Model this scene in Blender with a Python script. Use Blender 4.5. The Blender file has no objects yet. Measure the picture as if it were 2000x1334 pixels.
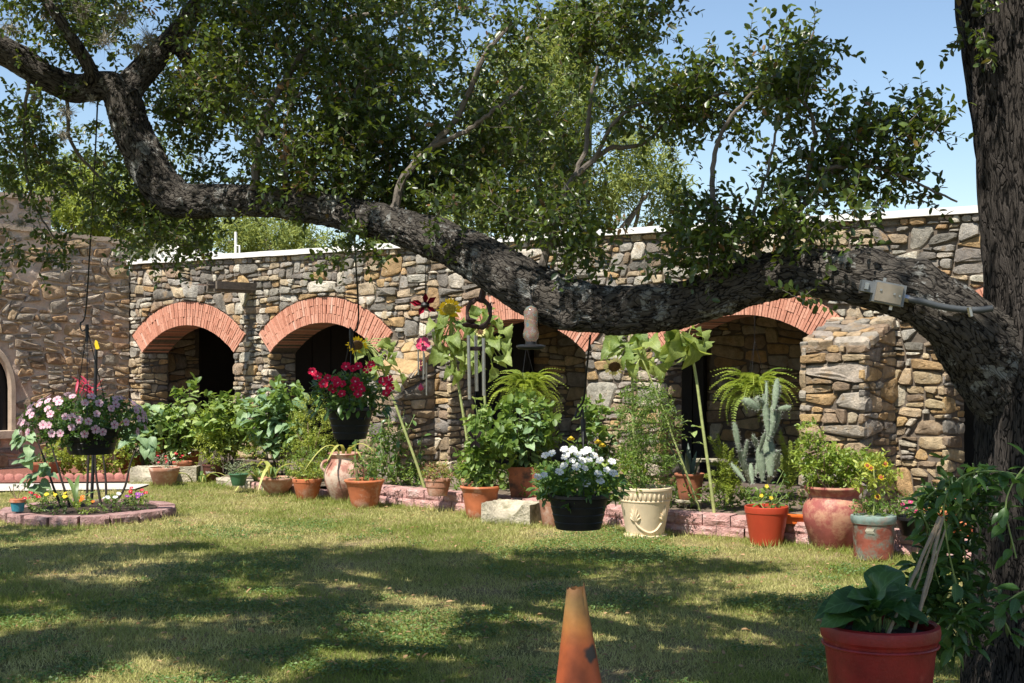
import bpy, bmesh, math, random
import numpy as np
from mathutils import Vector, Matrix, noise

# ------------------------------------------------------------------ camera, sky, sun, exposure
scene = bpy.context.scene
F, HZ, EYE = 2778.0, 690.0, 1.6          # focal length in photo pixels, horizon row, eye height
SUN_EL, SUN_H = math.radians(60), Vector((-0.565, -0.825, 0)).normalized()   # towards the sun
cam = bpy.data.objects.new('camera', bpy.data.cameras.new('camera'))
scene.collection.objects.link(cam)
cam.location = (0, 0, EYE)
cam.rotation_euler = (math.radians(90), 0, 0)
cam.data.sensor_width = 36
cam.data.lens = F / 2000 * 36
cam.data.shift_y = (HZ - 667) / 2000
cam.data.clip_end = 3000
scene.camera = cam
world = bpy.data.worlds.new('World')
scene.world = world
world.use_nodes = True
wn = world.node_tree.nodes
sky = wn.new('ShaderNodeTexSky')
sky.sky_type = 'NISHITA'
sky.sun_disc = False
sky.sun_elevation = SUN_EL
sky.sun_rotation = math.atan2(SUN_H.x, SUN_H.y)
sky.altitude = 200
sky.air_density = 1.0
sky.dust_density = 0.25
sky.ozone_density = 1.6
world.node_tree.links.new(sky.outputs[0], wn['Background'].inputs[0])
wn['Background'].inputs[1].default_value = 0.092
sun = bpy.data.objects.new('sun', bpy.data.lights.new('sun', 'SUN'))
scene.collection.objects.link(sun)
sun.data.energy = 5.0
sun.data.angle = math.radians(0.5)
sun.data.color = (1.0, 0.945, 0.86)
to_sun = Vector((SUN_H.x * math.cos(SUN_EL), SUN_H.y * math.cos(SUN_EL), math.sin(SUN_EL)))
sun.rotation_euler = to_sun.to_track_quat('Z', 'Y').to_euler()
sun.location = (-6, -6, 15)
vs = scene.view_settings
vs.view_transform = 'Standard'
vs.look = 'None'
vs.exposure = 0.80
vs.gamma = 1.0
vs.use_curve_mapping = False
scene.cycles.max_bounces = 6
scene.cycles.transparent_max_bounces = 6
scene.cycles.use_adaptive_sampling = True

# ------------------------------------------------------------------ helpers
rng = random.Random(11)
nr = np.random.default_rng(11)
col = scene.collection
PI = math.pi
def U(a, b): return rng.uniform(a, b)
def at(px, py, D): return Vector(((px - 1000) / F * D, D, EYE + (HZ - py) / F * D))
def gd(py, z=0.0): return F * (EYE - z) / (py - HZ)                 # depth of a point at height z seen at row py
def on(px, py, z=0.0):
    D = gd(py, z)
    return Vector(((px - 1000) / F * D, D, z))
def tag(o, label=None, cat=None, group=None, kind=None):
    if label: o['label'] = label
    if cat: o['category'] = cat
    if group: o['group'] = group
    if kind: o['kind'] = kind
    return o
def thing(name, label, cat, loc=(0, 0, 0), rz=0.0, group=None, kind=None):
    o = bpy.data.objects.new(name, None)
    col.objects.link(o)
    o.location = loc
    o.rotation_euler = (0, 0, rz)
    o.empty_display_size = 0.1
    return tag(o, label, cat, group, kind)
def link(name, me, parent=None, mat=None, kind=None, loc=None):
    o = bpy.data.objects.new(name, me)
    col.objects.link(o)
    if mat is not None and len(me.materials) == 0: me.materials.append(mat)
    if parent is not None: o.parent = parent
    if kind: o['kind'] = kind
    if loc is not None: o.location = loc
    return o
def V3(*a): return Vector(a)
def catmull(pts, n):
    """resample points (tuples of any length) with a Catmull-Rom spline"""
    P = [np.array(p, float) for p in pts]
    P = [2 * P[0] - P[1]] + P + [2 * P[-1] - P[-2]]
    out = []
    m = len(P) - 3
    for i in range(n):
        t = i / (n - 1) * m
        k = min(int(t), m - 1)
        u = t - k
        a, b, c, d = P[k:k + 4]
        out.append(0.5 * ((2 * b) + (c - a) * u + (2 * a - 5 * b + 4 * c - d) * u * u + (3 * b - a - 3 * c + d) * u ** 3))
    return out
class MB:
    def __init__(s): s.v = []; s.f = []; s.m = []; s.t = []
    def add(s, v, f, m=0, t=0.5):
        o = len(s.v)
        s.v += [tuple(p) for p in v]
        s.f += [tuple(i + o for i in q) for q in f]
        s.m += [m] * len(f); s.t += [t] * len(f)
        return s
    def box(s, c, d, M=None, m=0, t=0.5):
        x, y, z = d[0] / 2, d[1] / 2, d[2] / 2
        vv = [V3(a * x, b * y, e * z) for e in (-1, 1) for b in (-1, 1) for a in (-1, 1)]
        if M is not None: vv = [M @ p for p in vv]
        vv = [p + Vector(c) for p in vv]
        return s.add(vv, [(0, 2, 3, 1), (4, 5, 7, 6), (0, 1, 5, 4), (2, 6, 7, 3), (1, 3, 7, 5), (0, 4, 6, 2)], m, t)
    def tube(s, pts, r, n=8, cap=True, m=0, t=0.5):
        pts = [Vector(p) for p in pts]
        if not hasattr(r, '__len__'): r = [r] * len(pts)
        vv, ff = [], []
        ref = None
        for i, p in enumerate(pts):
            d = (pts[min(i + 1, len(pts) - 1)] - pts[max(i - 1, 0)])
            d = d.normalized() if d.length > 1e-9 else V3(0, 0, 1)
            if ref is None: ref = V3(1, 0, 0) if abs(d.x) < 0.8 else V3(0, 1, 0)
            a = (ref - d * ref.dot(d)).normalized()
            ref = a
            b = d.cross(a)
            for k in range(n):
                w = 2 * PI * k / n
                vv.append(p + (a * math.cos(w) + b * math.sin(w)) * r[i])
        for i in range(len(pts) - 1):
            for k in range(n):
                ff.append((i * n + k, i * n + (k + 1) % n, (i + 1) * n + (k + 1) % n, (i + 1) * n + k))
        if cap:
            ff.append(tuple(range(n - 1, -1, -1)))
            ff.append(tuple((len(pts) - 1) * n + k for k in range(n)))
        return s.add(vv, ff, m, t)
    def lathe(s, prof, n=28, c=(0, 0, 0), sx=1.0, sy=1.0, m=0, wob=0.0, t=0.5):
        vv, ff = [], []
        for i, (r, z) in enumerate(prof):
            for k in range(n):
                w = 2 * PI * k / n
                rr = r * (1 + wob * noise.noise((math.cos(w) * 1.5, math.sin(w) * 1.5, z * 3 + 7)))
                vv.append((c[0] + rr * sx * math.cos(w), c[1] + rr * sy * math.sin(w), c[2] + z))
        for i in range(len(prof) - 1):
            for k in range(n):
                ff.append((i * n + k, i * n + (k + 1) % n, (i + 1) * n + (k + 1) % n, (i + 1) * n + k))
        if prof[0][0] > 1e-4: ff.append(tuple(range(n - 1, -1, -1)))
        if prof[-1][0] > 1e-4: ff.append(tuple((len(prof) - 1) * n + k for k in range(n)))
        return s.add(vv, ff, m, t)
    def mesh(s, name, mats, smooth=True, sharp=40):
        me = bpy.data.meshes.new(name)
        me.from_pydata(s.v, [], s.f)
        for mt in (mats if isinstance(mats, (list, tuple)) else [mats]):
            me.materials.append(mt)
        if any(s.m): me.polygons.foreach_set('material_index', s.m)
        if any(x != 0.5 for x in s.t):
            at_ = me.attributes.new('tone', 'FLOAT', 'FACE')
            at_.data.foreach_set('value', s.t)
        if smooth:
            me.polygons.foreach_set('use_smooth', [True] * len(s.f))
            if sharp: me.set_sharp_from_angle(angle=math.radians(sharp))
        me.update()
        return me
    def build(s, name, mats, parent=None, smooth=True, sharp=40, kind=None, loc=None):
        return link(name, s.mesh(name, mats, smooth, sharp), parent, None, kind, loc)

def npmesh(name, Vt, T, mats, parent=None, tone=None, smooth=True, kind=None, mi=None, attrs=None):
    """triangle mesh straight from arrays"""
    Vt = np.ascontiguousarray(Vt, np.float32); T = np.ascontiguousarray(T, np.int32)
    me = bpy.data.meshes.new(name)
    n = len(T)
    me.vertices.add(len(Vt)); me.vertices.foreach_set('co', Vt.ravel())
    me.loops.add(n * 3); me.loops.foreach_set('vertex_index', T.ravel())
    me.polygons.add(n); me.polygons.foreach_set('loop_start', np.arange(n, dtype=np.int32) * 3)
    for mt in (mats if isinstance(mats, (list, tuple)) else [mats]): me.materials.append(mt)
    if mi is not None: me.polygons.foreach_set('material_index', np.asarray(mi, np.int32))
    if smooth: me.polygons.foreach_set('use_smooth', np.ones(n, bool))
    if tone is not None:
        a = me.attributes.new('tone', 'FLOAT', 'FACE'); a.data.foreach_set('value', np.asarray(tone, np.float32))
    me.update(calc_edges=True)
    for k, v in (attrs or {}).items():
        a = me.attributes.new(k, 'FLOAT_VECTOR', 'POINT'); a.data.foreach_set('vector', np.asarray(v, np.float32).ravel())
    return link(name, me, parent, None, kind)

# leaf templates: (across, along, up)
OAKLEAF = (np.array([(0, 0, 0), (.38, .22, .07), (-.38, .22, .07), (.5, .58, .06), (-.5, .58, .06), (.30, .87, .0), (-.30, .87, .0), (0, 1, -.08), (0, .5, -.01)]),
           np.array([(0, 1, 8), (0, 8, 2), (1, 3, 8), (8, 4, 2), (8, 3, 5), (8, 6, 4), (8, 5, 7), (8, 7, 6)]))
THIN = (np.array([(0, 0, 0), (.5, .45, .06), (-.5, .45, .06), (0, 1, -.15)]), np.array([(0, 1, 3), (0, 3, 2)]))
BLADE = (np.array([(.5, 0, 0), (-.5, 0, 0), (0, 1, 0)]), np.array([(0, 1, 2)]))
def nrm(a): return a / np.maximum(np.linalg.norm(a, axis=-1, keepdims=True), 1e-9)
def cloud(P, DIR, NRM, L, W, shape):
    tv, tf = shape
    y = nrm(DIR); x = nrm(np.cross(y, NRM)); z = np.cross(x, y)
    L = np.broadcast_to(np.asarray(L, float), (len(P),))[:, None, None]; W = np.broadcast_to(np.asarray(W, float), (len(P),))[:, None, None]
    v = P[:, None, :] + x[:, None, :] * tv[None, :, 0:1] * W + y[:, None, :] * tv[None, :, 1:2] * L + z[:, None, :] * tv[None, :, 2:3] * L
    k = len(tv)
    f = tf[None] + (np.arange(len(P)) * k)[:, None, None]
    return v.reshape(-1, 3), f.reshape(-1, 3)
def leafcloud(name, P, DIR, NRM, L, W, shape, mat, parent=None, kind=None, tone=None):
    v, f = cloud(P, DIR, NRM, L, W, shape)
    t = nr.random(len(P)) if tone is None else tone
    return npmesh(name, v, f, mat, parent, np.repeat(t, len(shape[1])), True, kind)
def rdirs(n, up=0.0):
    d = nr.normal(size=(n, 3)); d[:, 2] += up
    return nrm(d)
def sprigs(P, DIR, nleaf, length, L, W, spread=0.9, jit=0.3):
    """leaves set alternately along short twigs; returns leaf arrays and twig triangles"""
    n = len(P)
    DIR = nrm(DIR)
    ln = length * nr.uniform(.6, 1.3, n)
    t = (np.arange(nleaf) + .6) / nleaf
    ref = rdirs(n)
    a = nrm(np.cross(DIR, ref)); b = np.cross(DIR, a)
    ang = np.arange(nleaf) * 2.4
    base = P[:, None] + DIR[:, None] * (t[None, :, None] * ln[:, None, None])
    out = a[:, None] * np.cos(ang)[None, :, None] + b[:, None] * np.sin(ang)[None, :, None]
    d = nrm(DIR[:, None] * .55 + out * spread + nr.normal(size=(n, nleaf, 3)) * jit)
    nn = nrm(nr.normal(size=(n, nleaf, 3)) * .6 + np.array([0, 0, 1.0]))
    LL = L * nr.uniform(.65, 1.2, (n, nleaf))
    LL[:, -1] *= .9
    # twigs: thin three-sided needles
    r = .0028
    tw = np.stack([P + a * r, P - a * r * .5 + b * r * .87, P - a * r * .5 - b * r * .87, P + DIR * ln[:, None]], 1).reshape(-1, 3)
    tf = (np.array([(0, 1, 3), (1, 2, 3), (2, 0, 3)])[None] + (np.arange(n) * 4)[:, None, None]).reshape(-1, 3)
    return base.reshape(-1, 3), d.reshape(-1, 3), nn.reshape(-1, 3), LL.ravel(), LL.ravel() * (W / L), tw, tf
def ell(n, c, r, shell=0.0):
    """points in an ellipsoid"""
    d = rdirs(n); q = nr.random(n) ** (1 / 3.) if shell <= 0 else shell + (1 - shell) * nr.random(n) ** .7
    return np.asarray(c) + d * q[:, None] * np.asarray(r), d
def gate(P, freq, thr):
    k = [i for i, p in enumerate(P) if noise.noise(Vector(p) * freq) > thr]
    return np.array(k, int)

# ------------------------------------------------------------------ materials
MATS = {}
def nodes(name):
    m = bpy.data.materials.new(name); m.use_nodes = True
    nt = m.node_tree
    return m, nt, nt.nodes, nt.links, nt.nodes['Principled BSDF']
def ramp(nt, fac, stops):
    r = nt.nodes.new('ShaderNodeValToRGB')
    e = r.color_ramp.elements
    e[0].position, e[0].color = stops[0][0], (*stops[0][1], 1)
    e[1].position, e[1].color = stops[-1][0], (*stops[-1][1], 1)
    for p, c in stops[1:-1]:
        q = e.new(p); q.color = (*c, 1)
    nt.links.new(fac, r.inputs[0])
    return r.outputs[0]
def mixc(nt, mode, fac, a, b):
    m = nt.nodes.new('ShaderNodeMix'); m.data_type = 'RGBA'; m.blend_type = mode
    for sock, v in ((m.inputs[0], fac), (m.inputs[6], a), (m.inputs[7], b)):
        if hasattr(v, 'is_linked'): nt.links.new(v, sock)
        else: sock.default_value = v if not isinstance(v, tuple) else (*v, 1)[:4]
    return m.outputs[2]
def nz(nt, vec, scale, detail=4, rough=.6):
    n = nt.nodes.new('ShaderNodeTexNoise'); n.inputs['Scale'].default_value = scale
    n.inputs['Detail'].default_value = detail; n.inputs['Roughness'].default_value = rough
    if vec is not None: nt.links.new(vec, n.inputs['Vector'])
    return n.outputs[0]
def pos(nt): return nt.nodes.new('ShaderNodeNewGeometry').outputs['Position']
def bump(nt, bsdf, h, strength, dist):
    b = nt.nodes.new('ShaderNodeBump'); b.inputs['Strength'].default_value = strength; b.inputs['Distance'].default_value = dist
    nt.links.new(h, b.inputs['Height']); nt.links.new(b.outputs[0], bsdf.inputs['Normal'])
def mk(name, c, rough=.8, var=.25, scale=8, bmp=.3, bscale=60, bdist=.01, c2=None, cut=.55, c2scale=5, metal=0, spec=.4):
    """a coloured surface with mottling, optional second-colour blotches and fine relief"""
    m, nt, N, L, b = nodes(name)
    p = pos(nt)
    n1 = nz(nt, p, scale, 5)
    lo = tuple(x * (1 - var) for x in c); hi = tuple(min(1, x * (1 + var)) for x in c)
    cc = ramp(nt, n1, [(.3, lo), (.7, hi)])
    if c2 is not None:
        f = ramp(nt, nz(nt, p, c2scale, 6, .7), [(cut - .06, (0, 0, 0)), (cut + .08, (1, 1, 1))])
        cc = mixc(nt, 'MIX', f, cc, c2)
    L.new(cc, b.inputs['Base Color'])
    b.inputs['Roughness'].default_value = rough; b.inputs['Metallic'].default_value = metal
    b.inputs['Specular IOR Level'].default_value = spec
    if bmp: bump(nt, b, nz(nt, p, bscale, 4), bmp, bdist)
    MATS[name] = m
    return m
def mkleaf(name, c1, c2, rough=.45, trans=.35, tcol=None, objrand=False, spec=.5, brown=None, vein=False):
    m, nt, N, L, b = nodes(name)
    if objrand:
        fac = N.new('ShaderNodeObjectInfo').outputs['Random']
    else:
        a = N.new('ShaderNodeAttribute'); a.attribute_name = 'tone'; fac = a.outputs['Fac']
    st = [(0, c1), (.9, c2)] if brown is None else [(0, c1), (.975, c2), (.985, brown), (1, brown)]
    cc = ramp(nt, fac, st)
    f2 = ramp(nt, nz(nt, pos(nt), 60, 3), [(.3, (.78, .78, .78)), (.7, (1.15, 1.15, 1.1))])
    cc = mixc(nt, 'MULTIPLY', 1.0, cc, f2)
    if objrand and vein:      # pale midrib and side veins, in the leaf's own coordinates
        tc = N.new('ShaderNodeTexCoord'); sp = N.new('ShaderNodeSeparateXYZ'); L.new(tc.outputs['Object'], sp.inputs[0])
        def mth(op, x, y=None):
            q = N.new('ShaderNodeMath'); q.operation = op
            for s_, v in ((q.inputs[0], x), (q.inputs[1], y)):
                if v is None: continue
                if hasattr(v, 'is_linked'): L.new(v, s_)
                else: s_.default_value = v
            return q.outputs[0]
        ax = mth('ABSOLUTE', sp.outputs['X'])
        w = mth('SINE', mth('MULTIPLY', mth('SUBTRACT', sp.outputs['Y'], mth('MULTIPLY', ax, .8)), 48.0))
        v = mth('MAXIMUM', mth('MULTIPLY', mth('GREATER_THAN', w, .86), .55), mth('LESS_THAN', ax, .012))
        cc = mixc(nt, 'MIX', mth('MULTIPLY', v, .4), cc, tuple(min(1, x * 1.7 + .06) for x in c2))
    L.new(cc, b.inputs['Base Color'])
    b.inputs['Roughness'].default_value = rough; b.inputs['Specular IOR Level'].default_value = spec
    t = N.new('ShaderNodeBsdfTranslucent')
    tc = tcol or tuple(min(1, x * k) for x, k in zip(c2, (1.5, 1.35, .7)))
    L.new(mixc(nt, 'MULTIPLY', .5, tc, cc) if False else mixc(nt, 'MIX', .65, cc, tc), t.inputs[0])
    mx = N.new('ShaderNodeMixShader'); mx.inputs[0].default_value = trans
    L.new(b.outputs[0], mx.inputs[1]); L.new(t.outputs[0], mx.inputs[2])
    L.new(mx.outputs[0], N['Material Output'].inputs[0])
    MATS[name] = m
    return m
def mkstone(name, lich=.25, bumpd=.02):
    """rubble stone: its own colour sits in the 'rock' face colour, mottled and lichen-flecked"""
    m, nt, N, L, b = nodes(name)
    a = N.new('ShaderNodeAttribute'); a.attribute_name = 'rock'
    p = pos(nt)
    f = ramp(nt, nz(nt, p, 9, 6, .7), [(.28, (.58, .56, .53)), (.5, (1.08, 1.07, 1.05)), (.72, (1.55, 1.48, 1.38))])
    cc = mixc(nt, 'MULTIPLY', 1.0, a.outputs['Color'], f)
    st = ramp(nt, nz(nt, p, 5, 5, .65), [(.56, (0, 0, 0)), (.68, (.55, .55, .55))])
    cc = mixc(nt, 'MIX', st, cc, (.40, .25, .11))
    lf = ramp(nt, nz(nt, p, 16, 6, .75), [(.58, (0, 0, 0)), (.66, (lich, lich, lich))])
    cc = mixc(nt, 'MIX', lf, cc, (.62, .60, .54))
    df = ramp(nt, nz(nt, p, 26, 5, .75), [(.60, (0, 0, 0)), (.70, (.6, .6, .6))])
    cc = mixc(nt, 'MIX', df, cc, (.055, .05, .045))
    L.new(cc, b.inputs['Base Color']); b.inputs['Roughness'].default_value = .9; b.inputs['Specular IOR Level'].default_value = .2
    bump(nt, b, nz(nt, p, 24, 9, .78), 1.0, bumpd * 2.0)
    MATS[name] = m
    return m
STONE = mkstone('rubble_stone')
STONE_OLD = mkstone('old_rubble_stone', .35)
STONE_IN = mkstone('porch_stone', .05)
MORTAR = mk('dark_joint_mortar', (.13, .105, .08), .95, .35, 14, .6, 70)
MORTAR_OLD = mk('sandy_mortar', (.50, .375, .285), .95, .22, 4, .9, 30, .02, (.58, .47, .38), .56, 3)
def mktile():
    m, nt, N, L, b = nodes('arch_tile')
    a = N.new('ShaderNodeAttribute'); a.attribute_name = 'tone'
    cc = ramp(nt, a.outputs['Fac'], [(0, (.42, .17, .105)), (.45, (.56, .25, .165)), (.85, (.63, .32, .22)), (1, (.68, .41, .31))])
    f = ramp(nt, nz(nt, pos(nt), 40, 5), [(.3, (.75, .75, .75)), (.7, (1.15, 1.15, 1.15))])
    L.new(mixc(nt, 'MULTIPLY', 1.0, cc, f), b.inputs['Base Color'])
    b.inputs['Roughness'].default_value = .85
    bump(nt, b, nz(nt, pos(nt), 120, 4), .5, .006)
    return m
TILE = mktile()
TILE_MORTAR = mk('arch_mortar', (.27, .14, .095), .95, .25, 20)
WHITE = mk('white_roof_coating', (.78, .76, .72), .7, .06, 6, .2, 40)
TERRA = mk('terracotta', (.46, .14, .055), .78, .25, 6, .3, 80, .005, (.55, .30, .20), .57, 7)
TERRA_PALE = mk('weathered_terracotta', (.42, .20, .125), .85, .25, 6, .35, 70, .006, (.55, .40, .31), .55, 6)
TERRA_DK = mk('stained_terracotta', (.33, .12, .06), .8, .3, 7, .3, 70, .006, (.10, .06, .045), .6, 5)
REDPOT = mk('red_plastic', (.40, .05, .022), .38, .1, 5, .08, 60, .003)
REDGLAZE = mk('deep_red_pot', (.20, .011, .011), .45, .3, 9, .4, 90, .004, (.30, .05, .04), .66, 14)
BLACKPOT = mk('black_plastic', (.012, .012, .013), .45, .25, 20, .15, 60, .003)
BROWNPOT = mk('brown_nursery_plastic', (.115, .045, .032), .5, .15, 8, .1)
GREENPOT = mk('green_plastic', (.05, .14, .065), .5, .15, 8, .1)
TEALPOT = mk('teal_glaze', (.035, .20, .26), .35, .3, 25, .2)
CREAM = mk('cream_composite', (.70, .56, .37), .7, .12, 5, .25, 60, .004, (.58, .42, .25), .62, 4)
JAR = mk('weathered_jar_clay', (.36, .16, .115), .75, .35, 5, .4, 50, .008, (.58, .44, .34), .52, 5)
JARRED = mk('worn_red_jar_clay', (.30, .085, .07), .55, .3, 5, .35, 50, .006, (.50, .27, .17), .53, 6)
GLAZED = mk('mottled_glaze', (.19, .055, .035), .42, .5, 6, .4, 40, .008, (.15, .16, .125), .52, 9)
SOIL = mk('potting_soil', (.045, .03, .02), .95, .4, 40, 1, 90, .02)
SOILBED = mk('bed_soil', (.055, .036, .024), .95, .4, 20, 1, 60, .03)
METAL = mk('black_iron', (.013, .013, .014), .5, .3, 30, .2)
RUSTM = mk('rusty_iron', (.05, .026, .022), .7, .4, 40, .5)
ALU = mk('brushed_aluminium', (.45, .43, .41), .32, .08, 60, .05, metal=1)
STEEL = mk('stainless_cover', (.30, .25, .19), .35, .1, 30, .03, metal=.5)
CONDUIT = mk('grey_conduit', (.05, .056, .06), .5, .08, 20, .1)
GREYBOX = mk('grey_junction_metal', (.15, .16, .165), .45, .1, 20, .1)
REDMETAL = mk('painted_red_metal', (.20, .008, .022), .3, .15, 20, .05)
PINKGLASS = mk('pink_acrylic', (.62, .055, .13), .2, .15, 20, 0)
BLOCK = mk('pink_concrete_block', (.47, .265, .235), .95, .28, 14, 1.0, 55, .02, (.58, .42, .38), .58, 10)
BLOCKGREY = mk('buff_concrete_block', (.46, .39, .30), .95, .25, 14, .9, 55, .02)
LIMEST = mk('pale_limestone', (.44, .39, .29), .92, .35, 9, 1.0, 45, .02, (.23, .21, .13), .53, 6)
CONCRETE = mk('path_concrete', (.50, .46, .40), .92, .15, 4, .4, 40)
DARKWOOD = mk('dark_door_wood', (.012, .009, .007), .7, .3, 6, .3)
WOODGREY = mk('weathered_wood', (.13, .105, .08), .9, .3, 12, .7, 40)
CANE = mk('bamboo_cane', (.29, .215, .135), .6, .2, 30, .2)
MULCH = mk('red_mulch', (.26, .10, .07), .95, .4, 30, 1, 70, .03)
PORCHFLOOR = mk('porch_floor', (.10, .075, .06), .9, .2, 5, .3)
GLASSDK = mk('dark_window_glass', (.008, .009, .011), .08, .2, 5, 0, spec=.6)
GOLDPAINT = mk('yellow_paint', (.80, .55, .02), .5, .1, 10, 0)
CREAMSTONE = mk('window_surround', (.40, .31, .23), .9, .2, 8, .5)
# ------------------------------------------------------------------ ground
def mkground():
    m, nt, N, L, b = nodes('lawn_soil')
    p = pos(nt)
    c1 = ramp(nt, nz(nt, p, 1.1, 6, .65), [(.32, (.12, .15, .045)), (.5, (.25, .22, .095)), (.66, (.38, .29, .18))])
    c2 = ramp(nt, nz(nt, p, 60, 5, .7), [(.3, (.55, .55, .5)), (.7, (1.25, 1.2, 1.15))])
    L.new(mixc(nt, 'MULTIPLY', 1.0, c1, c2), b.inputs['Base Color'])
    b.inputs['Roughness'].default_value = .95; b.inputs['Specular IOR Level'].default_value = .1
    bump(nt, b, nz(nt, p, 45, 6, .7), 1.0, .03)
    return m
GROUND = mkground()
g = MB(); xs = [-400, -60, -20] + [x * .5 for x in range(-24, 25)] + [20, 60, 400]; ys = [-200, -20] + [y * .5 for y in range(-2, 52)] + [60, 200, 900]
def gz(x, y): return .018 * noise.noise((x * .5, y * .5, 3.3)) if abs(x) < 12 and y < 26 else 0
g.v = [(x, y, gz(x, y)) for y in ys for x in xs]
nx = len(xs)
g.f = [(j * nx + i, j * nx + i + 1, (j + 1) * nx + i + 1, (j + 1) * nx + i) for j in range(len(ys) - 1) for i in range(nx - 1)]
g.m = [0] * len(g.f); g.t = [.5] * len(g.f)
tag(g.build('lawn_ground', GROUND), 'sunlit lawn of dry grass and bare soil', 'lawn', kind='structure')

# ------------------------------------------------------------------ rubble masonry
ROCKS = [((.15, .148, .145), .24), ((.33, .32, .295), .22), ((.60, .56, .48), .17), ((.47, .38, .26), .19), ((.42, .27, .13), .09), ((.27, .20, .145), .09)]
ROCKS_TAN = [((.18, .175, .17), .08), ((.36, .335, .30), .16), ((.58, .52, .41), .14), ((.47, .37, .23), .34), ((.45, .29, .13), .13), ((.29, .215, .15), .15)]
ROCKS_BUT = [((.20, .19, .18), .18), ((.33, .30, .26), .2), ((.44, .36, .26), .1), ((.36, .27, .17), .3), ((.40, .26, .12), .1), ((.25, .18, .125), .2)]
ROCKS_OLD = [((.22, .20, .185), .24), ((.36, .31, .26), .22), ((.42, .30, .18), .26), ((.33, .20, .11), .18), ((.25, .185, .14), .1)]
def pick(pal):
    x = rng.random() * sum(w for _, w in pal)
    for c, w in pal:
        x -= w
        if x <= 0: break
    k = U(.82, 1.2)
    return tuple(min(.8, (v * .8 + t * .2) * k * U(.98, 1.02)) for v, t in zip(c, (.42, .34, .23)))
def area(p): return .5 * sum(p[i][0] * p[(i + 1) % len(p)][1] - p[(i + 1) % len(p)][0] * p[i][1] for i in range(len(p)))
def cen(p): return (sum(q[0] for q in p) / len(p), sum(q[1] for q in p) / len(p))
def clip(p, a, b, c):
    """keep a*x+b*y<=c"""
    o = []
    for i in range(len(p)):
        q, r = p[i], p[(i + 1) % len(p)]
        dq, dr = a * q[0] + b * q[1] - c, a * r[0] + b * r[1] - c
        if dq <= 0: o.append(q)
        if dq * dr < 0:
            t = dq / (dq - dr); o.append((q[0] + t * (r[0] - q[0]), q[1] + t * (r[1] - q[1])))
    return o
def rubble(x0, x1, z0, z1, amed=.026, spread=.75, slab=.5):
    """split a rectangle into irregular convex stones by slanting cuts"""
    out = []
    st = [[(x0, z0), (x1, z0), (x1, z1), (x0, z1)]]
    while st:
        p = st.pop()
        A = area(p)
        xs_ = [q[0] for q in p]; zs_ = [q[1] for q in p]
        w, h = max(xs_) - min(xs_), max(zs_) - min(zs_)
        tgt = amed * math.exp(rng.gauss(0, spread))
        if A < tgt and w < 3.4 * h and h < 1.5 * w or A < .003:
            out.append(p); continue
        asp = U(1.2, 2.7) if rng.random() > slab * .4 else U(2.6, 4.5)
        vert = w > asp * h
        k = U(.34, .66)
        cx, cz = min(xs_) + w * (k if vert else .5), min(zs_) + h * (.5 if vert else k)
        an = (0 if vert else PI / 2) + rng.gauss(0, .27 if vert else .11)
        a, b = math.cos(an), math.sin(an); c = a * cx + b * cz
        for q in (clip(p, a, b, c), clip(p, -a, -b, -c)):
            if len(q) > 2 and area(q) > 1e-4: st.append(q)
    return out
def inset(p, g):
    q = p
    n = len(p)
    for i in range(n):
        (x, y), (X, Y) = p[i], p[(i + 1) % n]
        dx, dy = X - x, Y - y; l = math.hypot(dx, dy)
        if l < 1e-6: continue
        a, b = dy / l, -dx / l
        q = clip(q, a, b, a * x + b * y - g)
        if len(q) < 3: return []
    return q
def roundp(p, k0=.12, k1=.34):
    o = []
    n = len(p)
    for i in range(n):
        a, b, c = p[i - 1], p[i], p[(i + 1) % n]
        u, v = U(k0, k1), U(k0, k1)
        q, r = (b[0] + (a[0] - b[0]) * u, b[1] + (a[1] - b[1]) * u), (b[0] + (c[0] - b[0]) * v, b[1] + (c[1] - b[1]) * v)
        o.append(q)
        m = (.3 * b[0] + .35 * (q[0] + r[0]), .3 * b[1] + .35 * (q[1] + r[1]))
        if math.hypot(q[0] - r[0], q[1] - r[1]) > .04: o.append(m)
        o.append(r)
    # drop near-duplicate points
    s = [o[0]]
    for q in o[1:]:
        if math.hypot(q[0] - s[-1][0], q[1] - s[-1][1]) > .012: s.append(q)
    if math.hypot(s[0][0] - s[-1][0], s[0][1] - s[-1][1]) < .012: s.pop()
    return s
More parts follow.
